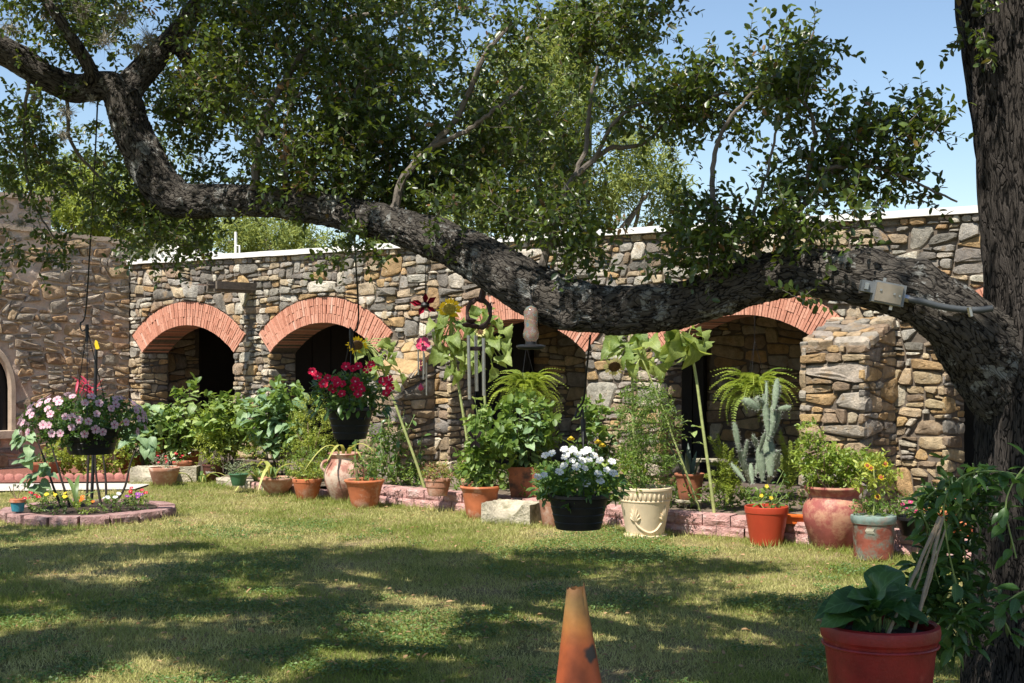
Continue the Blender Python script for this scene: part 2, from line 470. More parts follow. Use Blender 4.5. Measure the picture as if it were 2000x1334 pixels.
def stone_geo(p, proud, back=.05, bulge=.014, jag=.006):
    p = [(x + U(-jag, jag) * .5, z + U(-jag, jag) * .5) for x, z in p]
    """a stone from its outline: returns verts (u, out, v) and faces"""
    n = len(p)
    cx, cz = cen(p)
    ta, tb = rng.gauss(0, .06), rng.gauss(0, .05)
    sx, sz = U(0, 50), U(0, 50)
    def o(x, z, d): return d + ta * (x - cx) + tb * (z - cz) + jag * 1.8 * noise.noise((x * 9 + sx, z * 9 + sz, 0)) + jag * .9 * noise.noise((x * 27 + sz, z * 27 + sx, 3))
    V = []
    for (x, z) in p: V.append((x, -back, z))
    for (x, z) in p: V.append((x, o(x, z, proud - bulge * 1.2 + U(-jag, jag)), z))
    rings = ((.86, proud), (.5, proud + bulge * .5)) if n < 8 else ((.9, proud), (.66, proud + bulge * .3), (.34, proud + bulge * .55))
    for s_, d in rings:
        for (x, z) in p:
            X, Z = cx + (x - cx) * s_ * U(.93, 1.07), cz + (z - cz) * s_ * U(.93, 1.07)
            V.append((X, o(X, Z, d + U(-jag, jag) * .35), Z))
    V.append((cx, o(cx, cz, proud + bulge * .6), cz))
    Fc = []
    nr_ = len(rings) + 1
    for r in range(nr_):
        for i in range(n):
            j = (i + 1) % n
            Fc.append((r * n + i, r * n + j, (r + 1) * n + j, (r + 1) * n + i))
    for i in range(n): Fc.append((nr_ * n + i, nr_ * n + (i + 1) % n, (nr_ + 1) * n))
    return V, Fc
def stone_mesh(geos, mat, name='stone'):
    V, Fc, C = [], [], []
    for (v, f, c) in geos:
        o = len(V); V += v; Fc += [tuple(i + o for i in q) for q in f]; C += [(*c, 1.0)] * len(f)
    me = bpy.data.meshes.new(name)
    me.from_pydata(V, [], Fc)
    me.materials.append(mat)
    a = me.attributes.new('rock', 'FLOAT_COLOR', 'FACE'); a.data.foreach_set('color', np.array(C, np.float32).ravel())
    me.polygons.foreach_set('use_smooth', [True] * len(Fc))
    me.set_sharp_from_angle(angle=math.radians(27))
    me.update()
    return me
def lay(polys, frame, pal, gap=(.004, .013), proud=(.010, .055), mat=None, bulge=.010, k=(.08, .32)):
    """frame maps (u, out, v) to thing-local space; returns stone geometry with its area"""
    res = []
    for p in polys:
        q = inset(p, U(*gap))
        if len(q) < 3 or area(q) < .0012: continue
        q = roundp(q, *k)
        if len(q) < 3: continue
        A = area(q)
        v, f = stone_geo(q, U(*proud), bulge=bulge * min(1.6, max(.5, math.sqrt(A) / .15)), jag=.004 + .03 * math.sqrt(A))
        res.append((A, ([frame(*w) for w in v], f, pick(pal(cen(q)) if callable(pal) else pal))))
    return res
def place(res, parent, nmax, mat, name='stone', rest='rubble_infill'):
    res.sort(key=lambda r: -r[0])
    for A, gm in res[:nmax]: link(name, stone_mesh([gm], mat, name), parent)
    if len(res) > nmax: link(rest, stone_mesh([gm for _, gm in res[nmax:]], mat, rest), parent, kind='stuff')

# ------------------------------------------------------------------ the arcade
CORNER = V3(-5.52, 20.6, 0)
ux, uy = .79, -.613
ROT = math.atan2(uy, ux)
ARC = thing('stone_arcade', 'long rubble stone porch with five brick arches along the lawn', 'building', CORNER, ROT)
def arc(s, y, z): return CORNER + V3(math.cos(ROT) * s - math.sin(ROT) * y, math.sin(ROT) * s + math.cos(ROT) * y, z)
SPAN, RISE, SPR, RING, THK = 1.96, .38, 1.61, .33, .44
RIN = SPAN ** 2 / (8 * RISE) + RISE / 2
ROUT = RIN + RING
CZ = SPR + RISE - RIN
HALF = math.asin(SPAN / 2 / RIN)
OPEN = [.29, 2.96, 6.07, 8.98, 12.09]
WEND, WTOP = 15.2, 2.88
# core wall with openings (mortar), front plane at local y = 0
core = MB()
def quad(mb, a, b, c, d): mb.add([a, b, c, d], [(0, 1, 2, 3)])
NS = 20
def inner(cx, k):   # intrados point, k from -1..1
    w = HALF * k
    return cx + RIN * math.sin(w), CZ + RIN * math.cos(w)
for y, flip in ((0, 1), (THK, -1)):
    prev = 0.0
    for o in OPEN + [None]:
        e = WEND if o is None else o
        quad(core, (prev, y, 0), (e, y, 0), (e, y, WTOP), (prev, y, WTOP))
        if o is None: break
        cx = o + SPAN / 2
        for i in range(NS):
            a, b = inner(cx, -1 + 2 * i / NS), inner(cx, -1 + 2 * (i + 1) / NS)
            quad(core, (a[0], y, a[1]), (b[0], y, b[1]), (b[0], y, WTOP), (a[0], y, WTOP))
        prev = o + SPAN
for o in OPEN:
    quad(core, (o, 0, 0), (o, THK, 0), (o, THK, SPR), (o, 0, SPR))
    quad(core, (o + SPAN, 0, 0), (o + SPAN, THK, 0), (o + SPAN, THK, SPR), (o + SPAN, 0, SPR))
    cx = o + SPAN / 2
    for i in range(NS):
        a, b = inner(cx, -1 + 2 * i / NS), inner(cx, -1 + 2 * (i + 1) / NS)
        quad(core, (a[0], 0, a[1] + .004), (b[0], 0, b[1] + .004), (b[0], THK, b[1] + .004), (a[0], THK, a[1] + .004))
quad(core, (0, 0, WTOP), (WEND, 0, WTOP), (WEND, THK, WTOP), (0, THK, WTOP))
quad(core, (WEND, 0, 0), (WEND, THK, 0), (WEND, THK, WTOP), (WEND, 0, WTOP))
core.build('wall_core', MORTAR, ARC, smooth=False)
# porch: roof slab, floor, back wall, end wall
PB = 2.35
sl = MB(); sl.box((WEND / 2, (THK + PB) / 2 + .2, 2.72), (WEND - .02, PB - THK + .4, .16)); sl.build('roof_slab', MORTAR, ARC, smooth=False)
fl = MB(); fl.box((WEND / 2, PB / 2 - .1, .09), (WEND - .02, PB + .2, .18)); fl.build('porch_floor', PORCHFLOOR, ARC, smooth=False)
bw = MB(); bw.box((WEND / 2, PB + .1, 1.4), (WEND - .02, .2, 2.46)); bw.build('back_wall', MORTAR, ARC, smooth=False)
for s0, s1, y0, y1 in ((WEND - .2, WEND - .015, THK + .002, PB - .002), (-.3, -.005, .0, PB + .2)):
    e = MB(); e.box(((s0 + s1) / 2, (y0 + y1) / 2, 1.4), (s1 - s0, y1 - y0, 2.46)); e.build('end_wall', MORTAR, ARC, smooth=False)
# front face stones
def openings(p, ring=True):
    """cut the stone p by the arches; [] when it lies inside one"""
    for o in OPEN:
        cx = o + SPAN / 2
        c = cen(p)
        if max(q[0] for q in p) < o - .4 or min(q[0] for q in p) > o + SPAN + .4: continue
        ro = ROUT + .004
        # ring-end lines and jambs
        for sg in (-1, 1):
            e = cx + sg * SPAN / 2
            sx_, sz_ = sg * math.sin(HALF), math.cos(HALF)      # radial direction at the springer
            # below the springer line: keep outside the opening
            side = (c[0] - cx) * sg > 0
            if side and (c[1] < SPR or (c[0] - e) * sg > 0 and ((c[0] - e) * sg * math.cos(HALF) - (c[1] - SPR) * math.sin(HALF)) > 0):
                if min(q[1] for q in p) < SPR - .02: p = clip(p, -sg, 0, -sg * e)
                if len(p) > 2: p = clip(p, -sg * math.cos(HALF), math.sin(HALF), -sg * math.cos(HALF) * e + math.sin(HALF) * SPR)
                if len(p) < 3: return []
        c = cen(p)
        d = math.hypot(c[0] - cx, c[1] - CZ)
        an = abs(math.atan2(c[0] - cx, c[1] - CZ))
        if abs(c[0] - cx) < SPAN / 2 and c[1] < SPR: return []
        if an < HALF or c[1] > SPR + .02:
            if d < ro:
                if an > HALF: continue
                q = max(p, key=lambda q: math.hypot(q[0] - cx, q[1] - CZ))
            else: q = c
            l = math.hypot(q[0] - cx, q[1] - CZ)
            if l < ro: return []
            a, b = (q[0] - cx) / l, (q[1] - CZ) / l
            p = clip(p, -a, -b, -(a * cx + b * CZ) - ro)
            if len(p) < 3: return []
    return p if len(p) > 2 and area(p) > .002 else []
rng.seed(5)
polys = []
PIERS = []
prev = 0.0
for o in OPEN + [WEND]:
    if o > prev: PIERS.append((prev, o))
    prev = o + SPAN
# lower piers as slab-like stones, the field above as mixed boulders
for a, b in PIERS: polys += rubble(a, b, .0, 1.3, .022, .8, .9)
mid = rubble(0, WEND, 1.3, 2.12, .019, .8, .6)
polys += [q for q in (openings(p) for p in mid) if q]
polys += [q for q in (openings(p) for p in rubble(0, WEND, 2.12, 2.80, .029, .8, .3)) if q]
polys += rubble(0, WEND, 2.80, 2.875, .016, .5, 1.0)
def pal_front(c): return ROCKS_TAN if c[1] < 1.45 else ROCKS
front = lay(polys, lambda u, o, v: (u, -o, v), pal_front)
# jamb stones (left jamb of each opening faces the camera side)
jam = []
for o in OPEN:
    jp = rubble(-.04, THK - .005, 0, SPR - .01, .03, .6, .8)
    jam += lay(jp, lambda u, ou, v, o=o: (o + ou * .6, u, v), ROCKS_TAN, proud=(.01, .03))
    jp = rubble(.035, THK - .005, 0, SPR - .01, .03, .6, .8)
    jam += lay(jp, lambda u, ou, v, o=o: (o + SPAN - ou * .6, THK - u + .03, v), ROCKS_TAN, proud=(.01, .03))
allst = front + jam
for r in range(len(allst)):      # nearest stones show largest
    A, gm = allst[r]
    x = gm[0][0][0]
    allst[r] = (A * (1 / (20.6 - .613 * x)) ** 2 * (0 if x > 13 else 1), gm)
place(allst, ARC, 235, STONE)
# porch back wall stones and the end wall, dim inside
backp = [p for p in rubble(.1, WEND - .3, .2, 2.55, .05, .6, .6)]
DOORS = [(1.0, 2.6), (4.3, 5.55), (7.55, 8.2), (10.9, 11.8)]
def nodoor(p):
    c = cen(p)
    return not any(a - .05 < c[0] < b + .05 and c[1] < 2.15 for a, b in DOORS)
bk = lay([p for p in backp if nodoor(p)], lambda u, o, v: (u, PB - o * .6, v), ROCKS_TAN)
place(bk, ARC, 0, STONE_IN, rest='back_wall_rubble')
endst = lay([p for p in rubble(THK, PB, .2, 2.5, .04, .6, .6) if cen(p)[0] < 1.2], lambda u, o, v: (.0 + o * .7, u, v), ROCKS_OLD)
place(endst, ARC, 0, STONE_OLD, rest='end_wall_rubble')
for a, b in DOORS:
    d = MB(); d.box(((a + b) / 2, PB - .045, 1.16), (b - a, .05, 1.94))
    dr = d.build('door', DARKWOOD, ARC, smooth=False)
    for k in range(4):
        w = (b - a) / 4
        q = MB(); q.box((a + w * (k + .5), PB - .078, 1.16), (w - .02, .014, 1.88)); q.build('door_plank', DARKWOOD, dr, smooth=False)
d = MB(); d.box((.03, 1.78, 1.3), (.05, 1.06, 2.2)); d.build('door', DARKWOOD, ARC, smooth=False)
# arches of thin tiles
for o in OPEN:
    cx = o + SPAN / 2
    t = MB()
    n = int(2 * HALF * (RIN + .1) / .0345)
    for i in range(n):
        w0 = -HALF + 2 * HALF * (i + .5) / n + rng.gauss(0, .0004)
        r0 = RIN
        cuts = [RIN, RIN + RING * (.36 + rng.gauss(0, .012)), ROUT] if i % 2 else [RIN, RIN + RING * (.68 + rng.gauss(0, .012)), ROUT]
        if rng.random() < .15: cuts = [RIN, RIN + RING * .36, RIN + RING * .68, ROUT]
        for c0, c1 in zip(cuts, cuts[1:]):
            wd = 2 * HALF * (c0 + .06) / n - U(.005, .0085)
            dp = U(.008, .022)
            rm = (c0 + c1) / 2 + rng.gauss(0, .0008)
            M = Matrix.Rotation(w0 + rng.gauss(0, .002), 3, 'Y')
            if c0 == RIN: y0, y1 = -dp - .012, THK + .01
            else: y0, y1 = -dp - .012, .10
            t.box((cx + rm * math.sin(w0), (y0 + y1) / 2, CZ + rm * math.cos(w0)), (wd, y1 - y0, c1 - c0 - .005), M, t=min(.999, max(.001, rng.gauss(.5, .2))) + .0001)
    at_ = MB()
    for i in range(NS):                      # mortar bed behind the tiles
        a0, a1 = -HALF + 2 * HALF * i / NS, -HALF + 2 * HALF * (i + 1) / NS
        P = [(cx + r * math.sin(w), CZ + r * math.cos(w)) for r, w in ((RIN + .01, a0), (RIN + .01, a1), (ROUT, a1), (ROUT, a0))]
        quad(at_, *[(x, -.009, z) for x, z in P])
        quad(at_, (P[3][0], -.009, P[3][1]), (P[2][0], -.009, P[2][1]), (P[2][0], .05, P[2][1]), (P[3][0], .05, P[3][1]))
    ring = at_.build('arch', TILE_MORTAR, ARC, smooth=False)
    t.build('arch_tiles', TILE, ring, smooth=False, kind='stuff')
# coping
cp = MB()
n = 60
for i in range(n):
    s0, s1 = WEND * i / n + .002, WEND * (i + 1) / n - .002
    dz = .012 * noise.noise((i * .35, 1, 0)); 
    cp.box(((s0 + s1) / 2, THK / 2 - .02, 2.912 + dz), (s1 - s0 + .004, THK + .12 + .02 * noise.noise((i * .9, 5, 2)), .066))
cp.build('coping', WHITE, ARC, smooth=False)
# white parapet of the roof behind, with a vent pipe
pa = MB()
pa.add([(-3.4, 2.56, 2.6), (2.2, 2.56, 2.6), (2.2, 2.56, 2.90), (.3, 2.56, 3.02), (-3.4, 2.56, 3.58), (-3.4, 2.86, 2.6), (2.2, 2.86, 2.6), (2.2, 2.86, 2.90), (.3, 2.86, 3.02), (-3.4, 2.86, 3.58)],
       [(0, 1, 2, 3, 4), (9, 8, 7, 6, 5), (4, 3, 8, 9), (3, 2, 7, 8), (0, 4, 9, 5), (1, 6, 7, 2)])
pa.build('roof_parapet', WHITE, ARC, smooth=False)
vp = MB(); vp.tube([(-.25, 2.2, 2.75), (-.25, 2.2, 3.52)], .022, 10); vp.tube([(-.25, 2.2, 3.3), (-.16, 2.2, 3.3), (-.16, 2.2, 2.8)], .014, 8)
vp.build('vent_pipe', WHITE, ARC)
# wooden water spout
sp = MB()
M0 = Matrix.Rotation(0, 3, 'X')
sp.box((2.6, -.35, 2.42), (.16, .74, .035)); sp.box((2.512, -.34, 2.485), (.034, .72, .10)); sp.box((2.688, -.34, 2.485), (.034, .72, .10))
so = sp.build('water_spout', WOODGREY, ARC, smooth=False)
bt = MB(); bt.box((2.6, -.82, 2.487), (.12, .3, .012)); bt.build('spout_lip', ALU, so, smooth=False)
# buttresses: battered stone with a sloping slab top
def buttress(s0, s1, prot, ztop, zfront, tall):
    root = MB()
    P = prot
    a, b = s0 + .03, s1 - .03
    pr = [(0, 0), (-P, 0), (-P + .06, zfront), (0, ztop)]
    v = [(a, y, z) for y, z in pr] + [(b, y, z) for y, z in pr]
    root.add(v, [(0, 3, 2, 1), (4, 5, 6, 7), (0, 1, 5, 4), (1, 2, 6, 5), (2, 3, 7, 6)])
    bo = root.build('buttress', MORTAR, ARC, smooth=False)
    fr = lay(rubble(s0, s1, 0, zfront, .034, .7, .6), lambda u, o, v: (u, -P + .06 * v / zfront - o * 1.1, v), ROCKS_BUT, proud=(.015, .06))
    sd = []
    for e, sg in ((s1 - .03, 1), (s0 + .03, -1)):
        pp = [clip(p, (ztop - zfront), P - .06, (ztop - zfront) * 0 + (P - .06) * ztop) for p in rubble(0.0, P, 0, ztop, .035, .7, .6)]
        # u runs outward from the wall: height limit falls from ztop to zfront
        pp = [q for q in pp if len(q) > 2 and area(q) > .003]
        sd += lay(pp, lambda u, o, v, e=e, sg=sg: (e + sg * o * .8, -u, v), ROCKS_BUT, proud=(.01, .04))
    L = math.hypot(P - .06, ztop - zfront)
    tx, tz = (P - .06) / L, (ztop - zfront) / L
    top = lay(rubble(s0 - .01, s1 + .01, 0, L + .03, .03, .7, .3), lambda u, o, v: (u, -(P - .06) + tx * v - tz * o - .03, zfront + tz * v + tx * o), ROCKS_BUT, proud=(.008, .03), gap=(.002, .006))
    allb = fr + [s for s in sd] + top
    place(allb, bo, 62, STONE)
buttress(10.95, 11.62, .74, 1.93, 1.68, 0)
buttress(5.28, 5.86, .74, 1.72, 1.15, 0)
# lanterns on the porch wall
for s, lb in ((3.55, 'small lantern on the dark porch wall inside the second arch from the corner'), (9.95, 'small lantern on the dark porch wall inside the second arch from the big oak trunk')):
    T = thing('wall_lantern', lb, 'lantern', arc(s, PB - .22, 1.62), ROT, 'porch lanterns')
    b = MB()
    for sx in (-1, 1):
        for sy in (-1, 1): b.tube([(sx * .075, sy * .075, 0), (sx * .095, sy * .095, .24)], .008, 6)
    b.box((0, 0, 0), (.17, .17, .02)); b.lathe([(.15, .24), (.09, .30), (.02, .36), (.02, .40)], 4)
    b.tube([(0, .0, .34), (0, .2, .34)], .012, 6)
    b.build('lantern_frame', METAL, T, smooth=False)
    gl = MB(); gl.lathe([(.09, .012), (.115, .235)], 4); gl.build('lantern_glass', GLASSDK, T, smooth=False)

# ------------------------------------------------------------------ the old house on the left
HR = ROT - PI / 2 - .15           # local x runs from the corner towards the camera
HOUSE = thing('stone_house', 'old house of mortared stone with an arched window at the picture edge', 'building', CORNER + V3(-.02, 0, 0), HR)
# local: x towards the viewer, y (left of x) points along the arcade: the visible face looks to +y
HL, HZ0, HZ1 = 3.6, 3.18, 3.42
WINC, WINR, WINS, WINSILL = 2.30, .52, 1.12, .55       # arched window
hw = MB()
def htop(x): return HZ0 + (HZ1 - HZ0) * x / HL
nx_, nz_ = 90, 80
idx = {}
for j in range(nz_ + 1):
    for i in range(nx_ + 1):
        x = HL * i / nx_; z = htop(x) * j / nz_
        y = .02 * noise.noise((x * 5, z * 5, 0)) + .012 * noise.noise((x * 14, z * 14, 4))
        idx[i, j] = len(hw.v); hw.v.append((x, y - .012, z))
def inwin(x, z):
    return abs(x - WINC) < WINR and WINSILL < z < WINS or (z >= WINS and math.hypot(x - WINC, (z - WINS) * .85) < WINR)
for j in range(nz_):
    for i in range(nx_):
        x = HL * (i + .5) / nx_; z = htop(x) * (j + .5) / nz_
        if inwin(x, z): continue
        hw.f.append((idx[i, j], idx[i + 1, j], idx[i + 1, j + 1], idx[i, j + 1])); hw.m.append(0); hw.t.append(.5)
# back, top, ends of the wall
o = len(hw.v)
hw.v += [(0, -.5, 0), (HL, -.5, 0), (HL, -.5, HZ1), (0, -.5, HZ0), (0, -.03, 0), (HL, -.03, 0), (HL, -.03, HZ1), (0, -.03, HZ0)]
for q in ((1, 0, 3, 2), (3, 7, 6, 2), (1, 2, 6, 5)):
    hw.f.append(tuple(k + o for k in q)); hw.m.append(0); hw.t.append(.5)
hw.build('wall', MORTAR_OLD, HOUSE)
rng.seed(8)
hp = []
for p in rubble(.0, HL, .05, 3.4, .030, .85, .9):
    c = cen(p)
    p = clip(p, -(HZ1 - HZ0) / HL, 1, HZ0 - .02)
    if len(p) < 3 or area(p) < .003: continue
    if any(inwin(WINC + (q[0] - WINC) * .93, q[1] if q[1] < WINS else WINS + (q[1] - WINS) * .85) for q in p + [c]): continue
    if rng.random() < .08: continue
    hp.append(p)
hs = lay(hp, lambda u, o, v: (u, o, v), ROCKS_OLD, gap=(.004, .020), proud=(.008, .036), bulge=.010, k=(.07, .32))
hs = [(A * (1 if gm[0][0][0] < 2.6 else .02), gm) for A, gm in hs]
place(hs, HOUSE, 190, STONE_OLD)
cpn = MB()
for i in range(24):
    x0, x1 = HL * i / 24 + .002, HL * (i + 1) / 24 - .002
    zz = htop((x0 + x1) / 2) + .012 * noise.noise((i * .8, 0, 9))
    cpn.box(((x0 + x1) / 2, -.2, zz + .02), (x1 - x0 + .002, .46 + .03 * noise.noise((i, 3, 3)), .06))
cpn.build('coping', CREAMSTONE, HOUSE, smooth=False)
# upper set-back wall
up = MB(); up.box((2.3, -1.4, 3.35), (3.4, .3, 1.0)); uo = up.build('upper_wall', MORTAR_OLD, HOUSE, smooth=False)
ups = lay([p for p in rubble(.62, 3.9, 3.0, 3.82, .035, .7, .9) if rng.random() > .15], lambda u, o, v: (u, -1.25 + o, v), ROCKS_TAN, gap=(.012, .035), proud=(.008, .03), k=(.2, .42))
place(ups, uo, 40, STONE_OLD)
uc = MB(); uc.box((2.3, -1.4, 3.89), (3.5, .42, .07)); uc.build('upper_coping', CREAMSTONE, uo, smooth=False)
rl = MB()
for x in (1.15, 1.9, 2.6, 3.3): rl.box((x, -2.0, 4.15), (.07, .07, .7))
rl.box((2.2, -2.0, 4.48), (2.2, .09, .06)); rl.box((2.2, -2.0, 4.3), (2.2, .03, .04)); rl.build('roof_railing', RUSTM, HOUSE, smooth=False)
# arched window
wn_ = MB(); wn_.add([(WINC - .6, -.16, .5), (WINC + .6, -.16, .5), (WINC + .6, -.16, 1.8), (WINC - .6, -.16, 1.8)], [(0, 1, 2, 3)]); wo = wn_.build('window', GLASSDK, HOUSE, smooth=False)
fr = MB()
pts = [(WINC - WINR + .05, -.12, WINSILL)] + [(WINC - (WINR - .05) * math.cos(a), -.12, WINS + (WINR - .05) * math.sin(a) / .85) for a in [PI * i / 16 for i in range(17)]] + [(WINC + WINR - .05, -.12, WINSILL)]
fr.tube(pts, .045, 6); fr.box((WINC, -.12, 1.1), (.06, .05, 1.2)); fr.box((WINC, -.121, 1.1), (1.0, .045, .05)); fr.build('window_frame', DARKWOOD, wo)
su = MB()
pts = [(WINC - WINR - .02, 0, WINSILL)] + [(WINC - (WINR + .02) * math.cos(a), 0, WINS + (WINR + .02) * math.sin(a) / .85) for a in [PI * i / 16 for i in range(17)]] + [(WINC + WINR + .02, 0, WINSILL)]
su.tube(pts, .06, 6); su.build('window_surround', CREAMSTONE, wo)
ws = MB(); ws.box((WINC, -.02, WINSILL - .05), (1.25, .3, .1)); ws.build('window_sill', CREAMSTONE, wo, smooth=False)

# ------------------------------------------------------------------ terrace, kerb, beds, path
KERB = [V3(-3.62, 17.35, 0), V3(-2.46, 16.05, 0), V3(-1.82, 15.47, 0), V3(-1.25, 14.95, 0), V3(-.46, 14.3, 0), V3(1.51, 12.55, 0), V3(2.03, 12.25, 0), V3(2.40, 11.9, 0), V3(3.07, 11.25, 0), V3(5.0, 9.6, 0)]
def kerbpt(t):          # arc length parameter
    for a, b in zip(KERB, KERB[1:]):
        l = (b - a).length
        if t <= l: return a + (b - a) * (t / l), (b - a).normalized()
        t -= l
    return KERB[-1], (KERB[-1] - KERB[-2]).normalized()
KLEN = sum((b - a).length for a, b in zip(KERB, KERB[1:]))
ter = MB()
TZ = .165
back = [arc(s, -.01, TZ) for s in (2.6, 4.2, 5.0, 6, 7.2, 9, 10, 10.6, 11.5, 13.5)]
fv = [(p.x + .05, p.y + .06, TZ - (.085 if i < 2 else 0)) for i, p in enumerate(KERB)]
ter.add(fv + [tuple(b) for b in back], [(i, i + 1, 11 + i, 10 + i) for i in range(9)])
ter.build('terrace_paving', mk('terrace_soil', (.16, .12, .085), .95, .35, 6, .8, 40, .03, (.27, .22, .17), .58, 3))['kind'] = 'structure'
bpy.data.objects['terrace_paving']['label'] = 'soil and paving terrace behind the pink kerb'
KW = thing('garden_kerb', 'low pink concrete block kerb in two courses behind the pots', 'garden edging', KERB[0])
def block_mesh(w, h, d, mat, n=3):
    mb = MB()
    # rough split face towards -y
    nn, mm = 6, 4
    for j in range(mm + 1):
        for i in range(nn + 1):
            x, z = -w / 2 + w * i / nn, h * j / mm
            edge = min(i, nn - i, 1) * min(j, mm - j, 1)
            mb.v.append((x, -d / 2 + (U(-.008, .012) if edge else .014 + U(-.004, .004)), z))
    for j in range(mm):
        for i in range(nn): mb.f.append((j * (nn + 1) + i, j * (nn + 1) + i + 1, (j + 1) * (nn + 1) + i + 1, (j + 1) * (nn + 1) + i))
    o = len(mb.v); q = lambda i, j: j * (nn + 1) + i
    mb.v += [(-w / 2, d / 2, 0), (w / 2, d / 2, 0), (w / 2, d / 2, h), (-w / 2, d / 2, h)]
    mb.f += [tuple(q(i, mm) for i in range(nn + 1)) + (o + 2, o + 3), tuple(q(nn, j) for j in range(mm, -1, -1)) + (o + 1, o + 2), tuple(q(0, j) for j in range(mm + 1)) + (o + 3, o), (o + 1, o, o + 3, o + 2)]
    mb.m = [0] * len(mb.f); mb.t = [.5] * len(mb.f)
    return mb.mesh('block', mat, True, 25)
rng.seed(3)
BW = .262
bm_ = [block_mesh(BW - .012, .098, .2, BLOCK) for _ in range(5)]
bmg = [block_mesh(BW - .012, .098, .2, BLOCKGREY) for _ in range(2)]
n = int(KLEN / BW)
for course in (0, 1):
    for i in range(n):
        t = (i + .5 + .5 * course) * BW
        if course == 1 and t < 2.45: continue
        p, d = kerbpt(t)
        b = link('block', rng.choice(bmg if t < .9 else bm_), KW)
        nrm_ = V3(d.y, -d.x, 0)
        b.location = p - KERB[0] - nrm_ * (.1 + .015 * course) + V3(0, 0, -.012 + course * .0985 + U(-.003, .003))
        b.rotation_euler = (rng.gauss(0, .012), rng.gauss(0, .012), math.atan2(d.y, d.x) + rng.gauss(0, .03))
# round bed
BED = V3(-4.13, 13.9, 0)
RB = thing('round_flower_bed', 'round flower bed ringed with pink concrete blocks on the lawn', 'flower bed', BED)
nb = 18
bw_ = 2 * PI * .72 / nb
BLOCK_SHADED = mk('mauve_concrete_block', (.33, .195, .175), .95, .28, 14, 1.0, 55, .02, (.42, .30, .27), .58, 10)  # darker copy of the pink block: shade over the bed painted into its colour
ring = [block_mesh(.255, .105, .17, BLOCK_SHADED) for _ in range(4)]
for i in range(nb):
    a = 2 * PI * i / nb
    b = link('block', rng.choice(ring), RB)
    b.location = (math.sin(a) * .74, -math.cos(a) * .74, -.012 + U(-.006, .006)); b.rotation_euler = (rng.gauss(0, .02), rng.gauss(0, .02), a + rng.gauss(0, .03))
s = MB(); s.lathe([(.66, .03), (.64, .085), (.4, .10), (.2, .12), (.001, .12)], 30, wob=.06); s.build('soil', SOILBED, RB)
# path and mulch by the house
pt = MB()
pt.add([on(-250, 962, .02), on(120, 957, .02), on(262, 955, .02), on(300, 943, .02), on(100, 944, .02), on(-250, 946, .02)], [(0, 1, 2, 3, 4, 5)])
o = pt.build('concrete_path', CONCRETE, smooth=False); tag(o, 'strip of pale concrete path before the old house', 'path', kind='structure')
ml = MB(); ml.add([on(-250, 945, .03), on(262, 940, .03), tuple(arc(.0, -.02, .03)), tuple(arc(-.6, -3.8, .03))], [(0, 1, 2, 3)])
tag(ml.build('mulch_bed', MULCH, smooth=False), 'red mulch bed against the old house', 'mulch', kind='structure')
ED = thing('scalloped_edging', 'scalloped red concrete edging along the mulch bed by the old house', 'garden edging', on(-60, 942))
sm = MB(); sm.lathe([(.07, 0), (.07, .05), (.06, .08), (.035, .1), (.001, .106)], 14, sy=.45); sme = sm.mesh('edging_stone', mk('red_edging', (.36, .15, .12), .9, .25, 12, .6))
for i in range(17):
    p = on(-60 + i * 19.5, 942 - i * .15); q = link('edging_stone', sme, ED); q.location = p - on(-60, 942); q.rotation_euler = (0, 0, -.08)
# ------------------------------------------------------------------ the live oak
def mkbark(name, plate, furrow, lichen, sc, stretch, lcut, bd, edge=.25, wob=.12):
    m, nt, N, L, b = nodes(name)
    a = N.new('ShaderNodeAttribute'); a.attribute_name = 'barkco'
    mp = N.new('ShaderNodeMapping'); mp.inputs['Scale'].default_value = (1, 1, stretch)
    L.new(a.outputs['Vector'], mp.inputs[0])
    wv = N.new('ShaderNodeTexNoise'); wv.inputs['Scale'].default_value = sc * .35; wv.inputs['Detail'].default_value = 3
    L.new(mp.outputs[0], wv.inputs['Vector'])
    ad = N.new('ShaderNodeMix'); ad.data_type = 'VECTOR'; ad.inputs[0].default_value = wob
    L.new(mp.outputs[0], ad.inputs[4]); L.new(wv.outputs[1], ad.inputs[5])
    vo = N.new('ShaderNodeTexVoronoi'); vo.feature = 'DISTANCE_TO_EDGE'; vo.inputs['Scale'].default_value = sc
    L.new(ad.outputs[1], vo.inputs['Vector'])
    n1 = ramp(nt, nz(nt, mp.outputs[0], sc * 1.1, 9, .78), [(.3, (0, 0, 0)), (.68, (1, 1, 1))])
    h = N.new('ShaderNodeMath'); h.operation = 'MULTIPLY'
    e = ramp(nt, vo.outputs['Distance'], [(0, (edge, edge, edge)), (.14, (1, 1, 1))])
    L.new(e, h.inputs[0]); L.new(n1, h.inputs[1])
    cc = ramp(nt, h.outputs[0], [(.16, furrow), (.42, plate), (.8, tuple(x * 1.55 for x in plate))])
    f = ramp(nt, nz(nt, a.outputs['Vector'], 7, 5, .75), [(lcut, (0, 0, 0)), (lcut + .035, (.9, .9, .9))])
    cc = mixc(nt, 'MIX', mixc(nt, 'MULTIPLY', 1.0, f, e), cc, lichen)
    L.new(cc, b.inputs['Base Color']); b.inputs['Roughness'].default_value = .92; b.inputs['Specular IOR Level'].default_value = .15
    bump(nt, b, h.outputs[0], 1.0, bd)
    return m
BARK = mkbark('oak_bark', (.15, .133, .113), (.010, .008, .007), (.55, .55, .51), 40, .36, .56, .06)
BARK_TRUNK = mkbark('oak_trunk_bark', (.10, .086, .075), (.007, .006, .005), (.22, .21, .19), 34, .2, .66, .07, .12, .3)
BARK_THIN = mk('twig_bark', (.13, .11, .09), .9, .3, 20, .5, 60)
